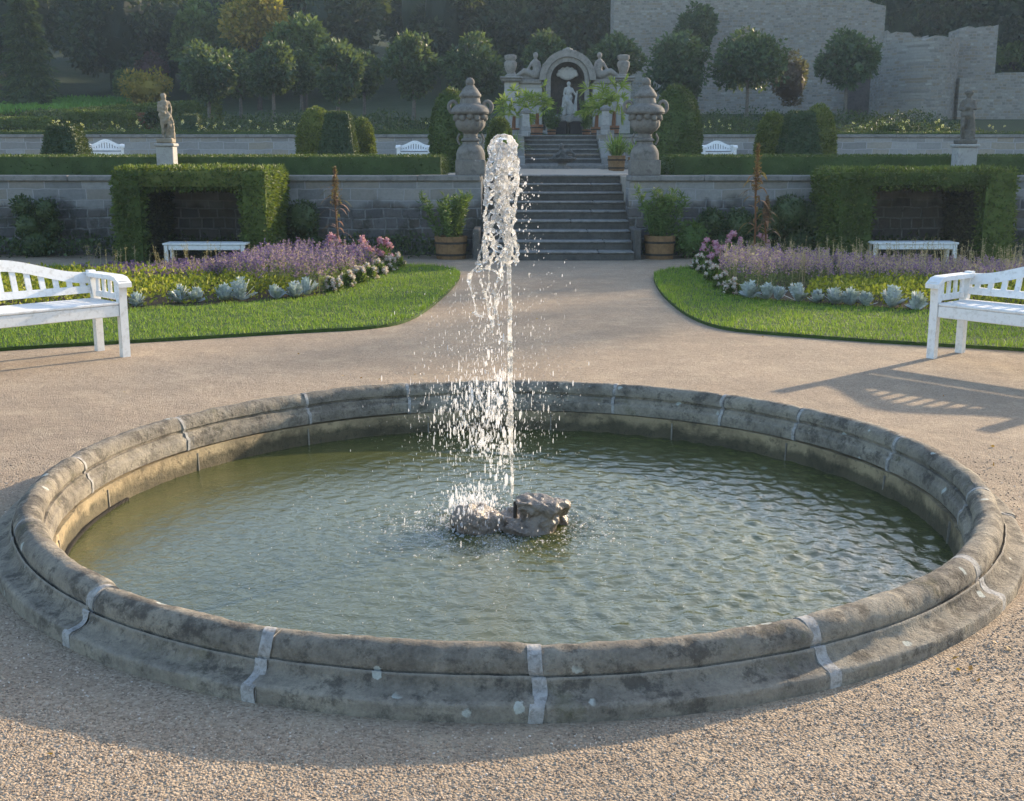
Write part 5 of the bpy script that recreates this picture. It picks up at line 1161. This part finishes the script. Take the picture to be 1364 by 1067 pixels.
def tree(px0, px1, y0, y1, yb, Y, lab, seed, mat=None, nclump=44, per=120, L=.19, name='round_tree', cat='tree', grp=None):
    s = Y*.985/FPX; c = at((px0+px1)/2, yb, Y); w = (px1-px0)*s; z1 = at(0, y0, Y).z; zc = at(0, y1, Y).z; core, t = tree_mesh(w, z1-zc, zc-c.z, nclump, per, L, seed)
    o = thing(name, lab, cat, c, 0, grp); t.build('trunk', BARK, o, 60); core.build('crown', mat or LIME, o); return o
G_ = 'round lime trees in rows on the upper terrace'
for i, (a, b, y0, y1, yb, Y, lab) in enumerate([
    (241,316,57,135,157,42,'round-crowned tree above the left statue, leftmost of the front row'),
    (296,345,70,128,150,46,'round-crowned tree half hidden behind the leftmost front tree'),
    (333,396,54,128,154,42,'round-crowned tree second from the left in the front row'),
    (385,418,66,128,150,46,'narrow round tree peeping between the second and third front trees'),
    (416,484,52,134,152,42,'round-crowned tree directly above the dark square topiary left of the urns'),
    (462,508,64,130,150,46,'round-crowned tree tucked behind the right edge of the tree above the left dark topiary'),
    (514,588,47,127,152,42,'round-crowned tree left of the left urn with a clear pale trunk'),
    (593,671,43,127,152,42,'round-crowned tree right above the left urn'),
    (694,758,45,112,152,44,'tree rising behind the left half of the grotto'),
    (783,852,44,112,152,44,'tree rising behind the right half of the grotto'),
    (862,946,38,136,152,43,'broad round-crowned tree above the tall right dome topiary'),
    (942,1046,40,122,150,43,'widest round-crowned tree, above the far right white bench'),
    (1086,1163,42,121,153,43,'round-crowned tree at the right end standing before the castle wall')]):
    tree(a, b, y0, y1, yb, Y, lab, 100+i, grp=G_)
REDB = leaf_mat('reddish_leaf', [(0, (.05,.03,.025)), (.6, (.09,.055,.04)), (1, (.14,.09,.06))], .3); PURB = leaf_mat('purple_leaf', [(0, (.04,.02,.025)), (1, (.10,.05,.06))], .3)
YGB = leaf_mat('autumn_leaf', [(0, (.16,.15,.025)), (.5, (.34,.27,.04)), (1, (.55,.36,.07))], .4); MIDG = leaf_mat('mid_green_leaf', [(0, (.03,.06,.018)), (.5, (.06,.10,.028)), (1, (.10,.14,.04))], .3)
def bush(px, py, w, h, Y, lab, mat, seed, L=.15, per=160):
    s = Y*.985/FPX; c = at(px, py, Y); r = np.random.default_rng(seed); W_, H_ = w*s, h*s; cs = [unit(r.normal(size=3))*np.array((W_/2, W_/2, H_/2))*.7*r.uniform(.3, 1) for _ in range(24)]; V, F = blob_leaves(cs, [W_*r.uniform(.13, .22) for _ in cs], per, L, .55); mb = MB(); mb.ball((0,0,0), 1, 2, (W_*.33, W_*.33, H_*.33)); mb.add(V, F)
    o = mb.build('bush', mat); o.location = c; return tag(o, lab, 'bush')
bush(1052, 108, 60, 75, 47, 'dark reddish shrub before the castle wall, between two round trees', REDB, 1); bush(195, 118, 72, 48, 56, 'yellow-orange autumn bush on the left slope', YGB, 2, .2); bush(203, 92, 50, 36, 62, 'purple-leaved shrub behind the yellow-orange bush', PURB, 3, .2); bush(165, 112, 30, 40, 60, 'dark green shrub left of the yellow-orange bush', MIDG, 4, .2)
bush(205, 158, 26, 26, 38, 'dark rounded bush just left of the left statue', YEW, 5, .1); bush(150, 184, 40, 18, 35.5, 'low dark bush above the upper wall at the left', HEDGE, 6, .09); bush(1185, 178, 0.1+36, 26, 36, 'low dark bush at the foot of the castle bastion', HEDGE, 7, .09)
box_hedge(A(82,36.5), A(168,36.5), 36.5, 37.6, 2, at(0, 148, 36.5).z, 'square green hedge block on the left above the upper wall', 9000, HORN, .08); box_hedge(A(-60,36), A(64,36), 36, 37, 2, at(0, 157, 36).z, 'green hedge block at the far left edge above the upper wall', 8000, HORN, .08)
mb = MB(); Y = 44; V = [(A(28,Y),Y,2.4),(A(285,Y),Y,2.4),(A(285,Y),Y+1,2.4),(A(28,Y),Y+1,2.4),(A(28,Y),Y,at(0,152,Y).z),(A(285,Y),Y,at(0,135,Y).z),(A(285,Y),Y+1,at(0,134,Y).z),(A(28,Y),Y+1,at(0,151,Y).z)]; mb.add(V, [[3,2,1,0],[4,5,6,7],[0,1,5,4],[1,2,6,5],[2,3,7,6],[3,0,4,7]]); tag(hedge_mesh(mb, 14000, .1, .6, .03, 1).build('long_hedge', HORN), 'long sloping clipped hedge on the left hillside', 'hedge')
FENCE = stone_mat('rusty_panel', (.17,.06,.035), (.22,.085,.05), (.09,.04,.03), 3, .3, .01)
mb = MB(); mb.box(A(168,39), A(208,39), 39, 39.1, 2.2, at(0,150,39).z); f_ = mb.build('garden_screen', FENCE); tag(f_, 'rust red wooden screen behind the left statue', 'screen')
mb = MB(); mb.box(A(62,39), A(86,39), 39, 39.1, 2.2, at(0,157,39).z); f_ = mb.build('garden_screen', FENCE); tag(f_, 'rust red wooden screen between the two green hedge blocks', 'screen')
s = 31/FPX; c = at(257, 182, 35.4); mb = MB(); w_ = 12*35.4/FPX
mb.add([(-w_,-w_,-.1),(w_,-w_,-.1),(w_,w_,-.1),(-w_,w_,-.1),(-w_*.75,-w_*.75,.6),(w_*.75,-w_*.75,.6),(w_*.75,w_*.75,.6),(-w_*.75,w_*.75,.6)], [[0,1,5,4],[1,2,6,5],[2,3,7,6],[3,0,4,7],[4,5,6,7]]); o = hedge_mesh(mb, 3000, .05, .6).build('topiary_block', YEW); o.location = c; tag(o, 'small dark square topiary above the upper wall, right of the left statue', 'topiary')
# spruce, sunlit trees
def spruce(px, w, y0, yb, Y, lab, seed):
    c = at(px, yb, Y); H = at(px, y0, Y).z-c.z; r = np.random.default_rng(seed); s = Y/FPX; W_ = w*s; n = 17000; t = r.random(n)**.8; a = r.uniform(0, 6.28, n); lay = .72+.28*np.cos(t*26*2*PI/2+r.normal(size=n)*.5); q = W_/2*(1-t*.93)*lay*r.uniform(.2, 1.05, n)**.5*(1+.22*np.sin(a*7+t*40))
    P = np.c_[q*np.cos(a), q*np.sin(a), t*H*1.0-.25*q]; D = np.c_[np.cos(a), np.sin(a), -.55+0*a]; V, F = leaf_quads(P, D, .30, .28, .45); o = thing('spruce', lab, 'tree', c); mb = MB(); mb.tube([(0,0,-1),(0,0,H*.95)], [.25,.02], 8); mb.build('trunk', BARK, o, 60); core = MB().lathe([(W_*.3,H*.05),(W_*.16,H*.5),(.02,H*.92)], 10); core.add(V, F); core.build('crown', SPRU, o)
SPRU = leaf_mat('spruce_needle', [(0, (.014,.03,.012)), (.6, (.03,.055,.018)), (1, (.06,.085,.025))], .15, .6)
spruce(42, 74, -70, 150, 54, 'tall dark green spruce at the left edge of the meadow', 1); spruce(-35, 90, -90, 150, 57, 'tall spruce outermost on the left', 2)
DBARK = stone_mat('dark_bark', (.05,.042,.036), (.085,.072,.06), (.02,.018,.016), 8, .8, .02)
def big_tree(px, py, w, h, yb, Y, lab, mat, seed, ncl=60, per=150, L=.3):
    s = Y*.985/FPX; c = at(px, yb, Y); r = np.random.default_rng(seed); W_, H_ = w*s, h*s; zc = at(px, py, Y).z-c.z
    cs = [unit(r.normal(size=3))*np.array((W_/2, W_/2, H_/2))*.8*r.uniform(.2, 1)**.5+np.array((0,0,zc)) for _ in range(ncl)]; V, F = blob_leaves(cs, [W_*r.uniform(.09, .17) for _ in cs], per, L, .55); o = thing('woodland_tree', lab, 'tree', c); mb = MB(); mb.tube([(0,0,-1),(.1,0,zc*.6),(0,0,zc+H_*.3)], [.13,.10,.04], 8)
    for i in range(9): e = cs[i]; mb.tube([(0,0,zc*.55), tuple(np.array((0,0,zc*.7))*.5+e*.5), tuple(e)], [.1,.06,.02], 6)
    mb.build('trunk', DBARK, o, 60); MB().add(V, F).build('crown', mat, o); return o
big_tree(345, 30, 95, 80, 120, 58, 'woodland tree with pale yellow sunlit foliage at the forest edge', YGB, 11); big_tree(405, 70, 90, 90, 130, 54, 'mid green woodland tree behind the front row, right of the yellow sunlit one', MIDG, 12); big_tree(270, 50, 80, 90, 125, 62, 'dull green woodland tree left of the yellow sunlit one', MIDG, 13)
MEAD = leaf_mat('meadow_grass', [(0, (.05,.14,.02)), (1, (.09,.21,.035))], .3)
n = 9000; Q = np.c_[rng.uniform(A(30,58), A(172,58), n), rng.uniform(49, 62, n)]; P = np.c_[Q, slope_z(Q[:, 1])-.1]; V, F = leaf_quads(P, np.tile((0, -.3, 1.), (n, 1)), .35, .5, .6); tag(MB().add(V, F).build('meadow', MEAD), 'green meadow on the slope below the dark forest', 'meadow', kind='stuff')
# ------------------------------------------------------------------ castle ruin
RUIN = block_mat('castle_rubble', [(.22,.205,.185), (.29,.275,.25), (.35,.335,.305), (.28,.235,.18), (.40,.39,.365)], (.30,.29,.275), .42, .2, .3, None, (4.4, 9.5, 0), .4, .02, .9, .3)
def rough_wall(x0, x1, y0, y1, z0, tops, name, parent, seed, mat=None, bulge=0):
    """masonry block whose ragged top follows the list of (u, z)"""
    n = max(10, int((x1-x0)/.35)); xs_ = np.linspace(x0, x1, n); us = np.linspace(0, 1, n); tz = np.interp(us, [t[0] for t in tops], [t[1] for t in tops])+np.random.default_rng(seed).normal(size=n)*.035; V = []
    for x, z, u in zip(xs_, tz, us): b_ = bulge*(1-(2*u-1)**2)**.7; V += [(x, y0-b_, z0), (x, y0-b_, z), (x, y1-b_, z), (x, y1-b_, z0)]
    F = np.array([(i*4+j, i*4+4+j, i*4+4+(j+1) % 4, i*4+(j+1) % 4) for i in range(n-1) for j in range(4)])[:, ::-1]; mb = MB(); mb.add(V, F); mb.add(V[:4], [[0,1,2,3]]); mb.add(V[-4:], [[3,2,1,0]]); return mb.build(name, mat or RUIN, parent)
def zz(py, Y): return float(at(0, py, Y).z)
cas = thing('castle_ruin', 'grey rubble castle ruin with high walls and a bastion on the right', 'castle ruin')
Y = 54; rough_wall(A(816,Y), A(1172,Y), Y, Y+2, 2.5, [(0, zz(-30,Y)), (.6, zz(-14,Y)), (.9, zz(-5,Y)), (1, zz(10,Y))], 'high_wall', cas, 1)
Y = 46; mb = None
rough_wall(A(1172,Y), A(1262,Y)+.22, Y, Y+1.4, 2, [(0, zz(57,Y)), (1, zz(56,Y))], 'bastion', cas, 2, None, 2.0); rough_wall(A(1172,Y+3), A(1226,Y+3), Y+2.6, Y+3.6, 2, [(0, zz(44,Y+3)), (.55, zz(44,Y+3)), (.7, zz(49,Y+3)), (1, zz(52,Y+3))], 'parapet', cas, 3); rough_wall(A(1262,Y)+.24, A(1322,Y), Y+.02, Y+1.1, 2, [(0, zz(38,Y)), (1, zz(33,Y))], 'tower', cas, 4)
Y = 44.6; rough_wall(A(1276,Y), A(1500,Y), Y, Y+1.2, 2, [(0, zz(103,Y)), (.35, zz(96,Y)), (1, zz(80,Y))], 'low_wall', cas, 5)
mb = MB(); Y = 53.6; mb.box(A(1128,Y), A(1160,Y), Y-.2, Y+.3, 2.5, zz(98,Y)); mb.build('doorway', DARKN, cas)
big_tree(1345, 75, 60, 70, 110, 60, 'small green tree behind the castle tower at the right edge', MIDG, 15, 30, 120, .25); big_tree(1245, 30, 60, 60, 60, 66, 'green foliage filling the gap between bastion and tower', MIDG, 16, 30, 120, .25)
big_tree(925, 30, 55, 70, 120, 52, 'dark tree climbing in front of the high castle wall', LIME, 17, 30, 150, .2)
# ------------------------------------------------------------------ forest and an unseen ridge shaped to shade the garden
FOR = leaf_mat('forest_leaf', [(0, (.010,.020,.012)), (.6, (.022,.038,.02)), (1, (.045,.065,.03))], .2, .6)
def wood(spots, name, lab, per=1500, L=.55, mat=None):
    Vs, Fs, o = [], [], 0; cores = MB()
    for (x, y, z, w_, h_) in spots:
        m = 16; cs = unit(rng.normal(size=(m, 3)))*np.array((w_/2, w_/2, h_/2))*.75*rng.uniform(.3, 1, (m, 1))+np.array((x, y, z+h_*.55)); V, F = blob_leaves(cs, w_*rng.uniform(.14, .24, m), per//m, L, .6); cores.ball((x, y, z+h_*.5), 1, 2, (w_*.27, w_*.27, h_*.33)); cores.tube([(x,y,z-1),(x,y,z+h_*.5)], [.3,.2], 6); cores.add(V, F)
    return tag(cores.build(name, mat or FOR), lab, 'forest', kind='stuff')
sp_ = []
for row, (Y, zb, n) in enumerate([(63, 7.0, 17), (69, 7, 18), (77, 9.5, 18), (88, 12, 18), (101, 14.5, 16)]):
    for i in range(n):
        x = -34+i*(68/(n-1))*1.0+rng.normal()*.8
        if row == 0 and A(20,66) < x < A(172,66): continue
        h = (rng.uniform(6, 9.5) if row < 3 else rng.uniform(6, 8)); z = slope_z(Y)-.3
        sp_.append((x, Y+rng.normal()*1.5, z, rng.uniform(4, 6.5), h))
wood(sp_, 'forest', 'dark dense forest covering the hillside behind the garden', 5200, .38)
# shade: unseen ridge and trees added at the right to set the shadow line
SD = np.array((math.sin(SUN_AZ), math.cos(SUN_AZ))); SP_ = np.array((math.cos(SUN_AZ), -math.sin(SUN_AZ))); TE = math.tan(SUN_EL)
S0 = 62.0; S_TERM = 8.2; TOPH = TE*(S0-S_TERM)
V = []; us = np.linspace(-47, 26, 32)
for u in us:
    for ds, hh in ((-7, 0), (0, TOPH-5.5), (9, TOPH-4), (30, 0)): p = SD*(S0+ds)+SP_*u; V.append((p[0], p[1], hh-.1))
F = np.array([(i*4+j, i*4+4+j, i*4+5+j, i*4+1+j) for i in range(len(us)-1) for j in range(3)]); struct(mkobj('shade_ridge', np.array(V), [F], EARTH, None, 180))
sp_ = []
for u in np.arange(-45, 24, 2.9):
    p = SD*S0+SP_*(u+rng.normal()*.5); h = 6.4+rng.normal()*.45; sp_.append((p[0], p[1], TOPH-6.0, 4.6, h))
wood(sp_, 'shade_ridge_trees', 'dense unseen trees on the right-hand ridge, added to shade the garden', 1700, .5)

# ------------------------------------------------------------------ air
k = N('hazy_air'); vp = k.n('VolumePrincipled'); vp.inputs['Color'].default_value = (.62,.80,1,1); vp.inputs['Density'].default_value = HAZE; vp.inputs['Anisotropy'].default_value = .35
k.l(vp.outputs[0], k.out.inputs['Volume']); HZ = k.m
mb = MB().box(-95, 95, -12, 142, -1.2, 25); tag(mb.build('haze', HZ), 'pale evening haze over the garden', 'haze', kind='stuff')
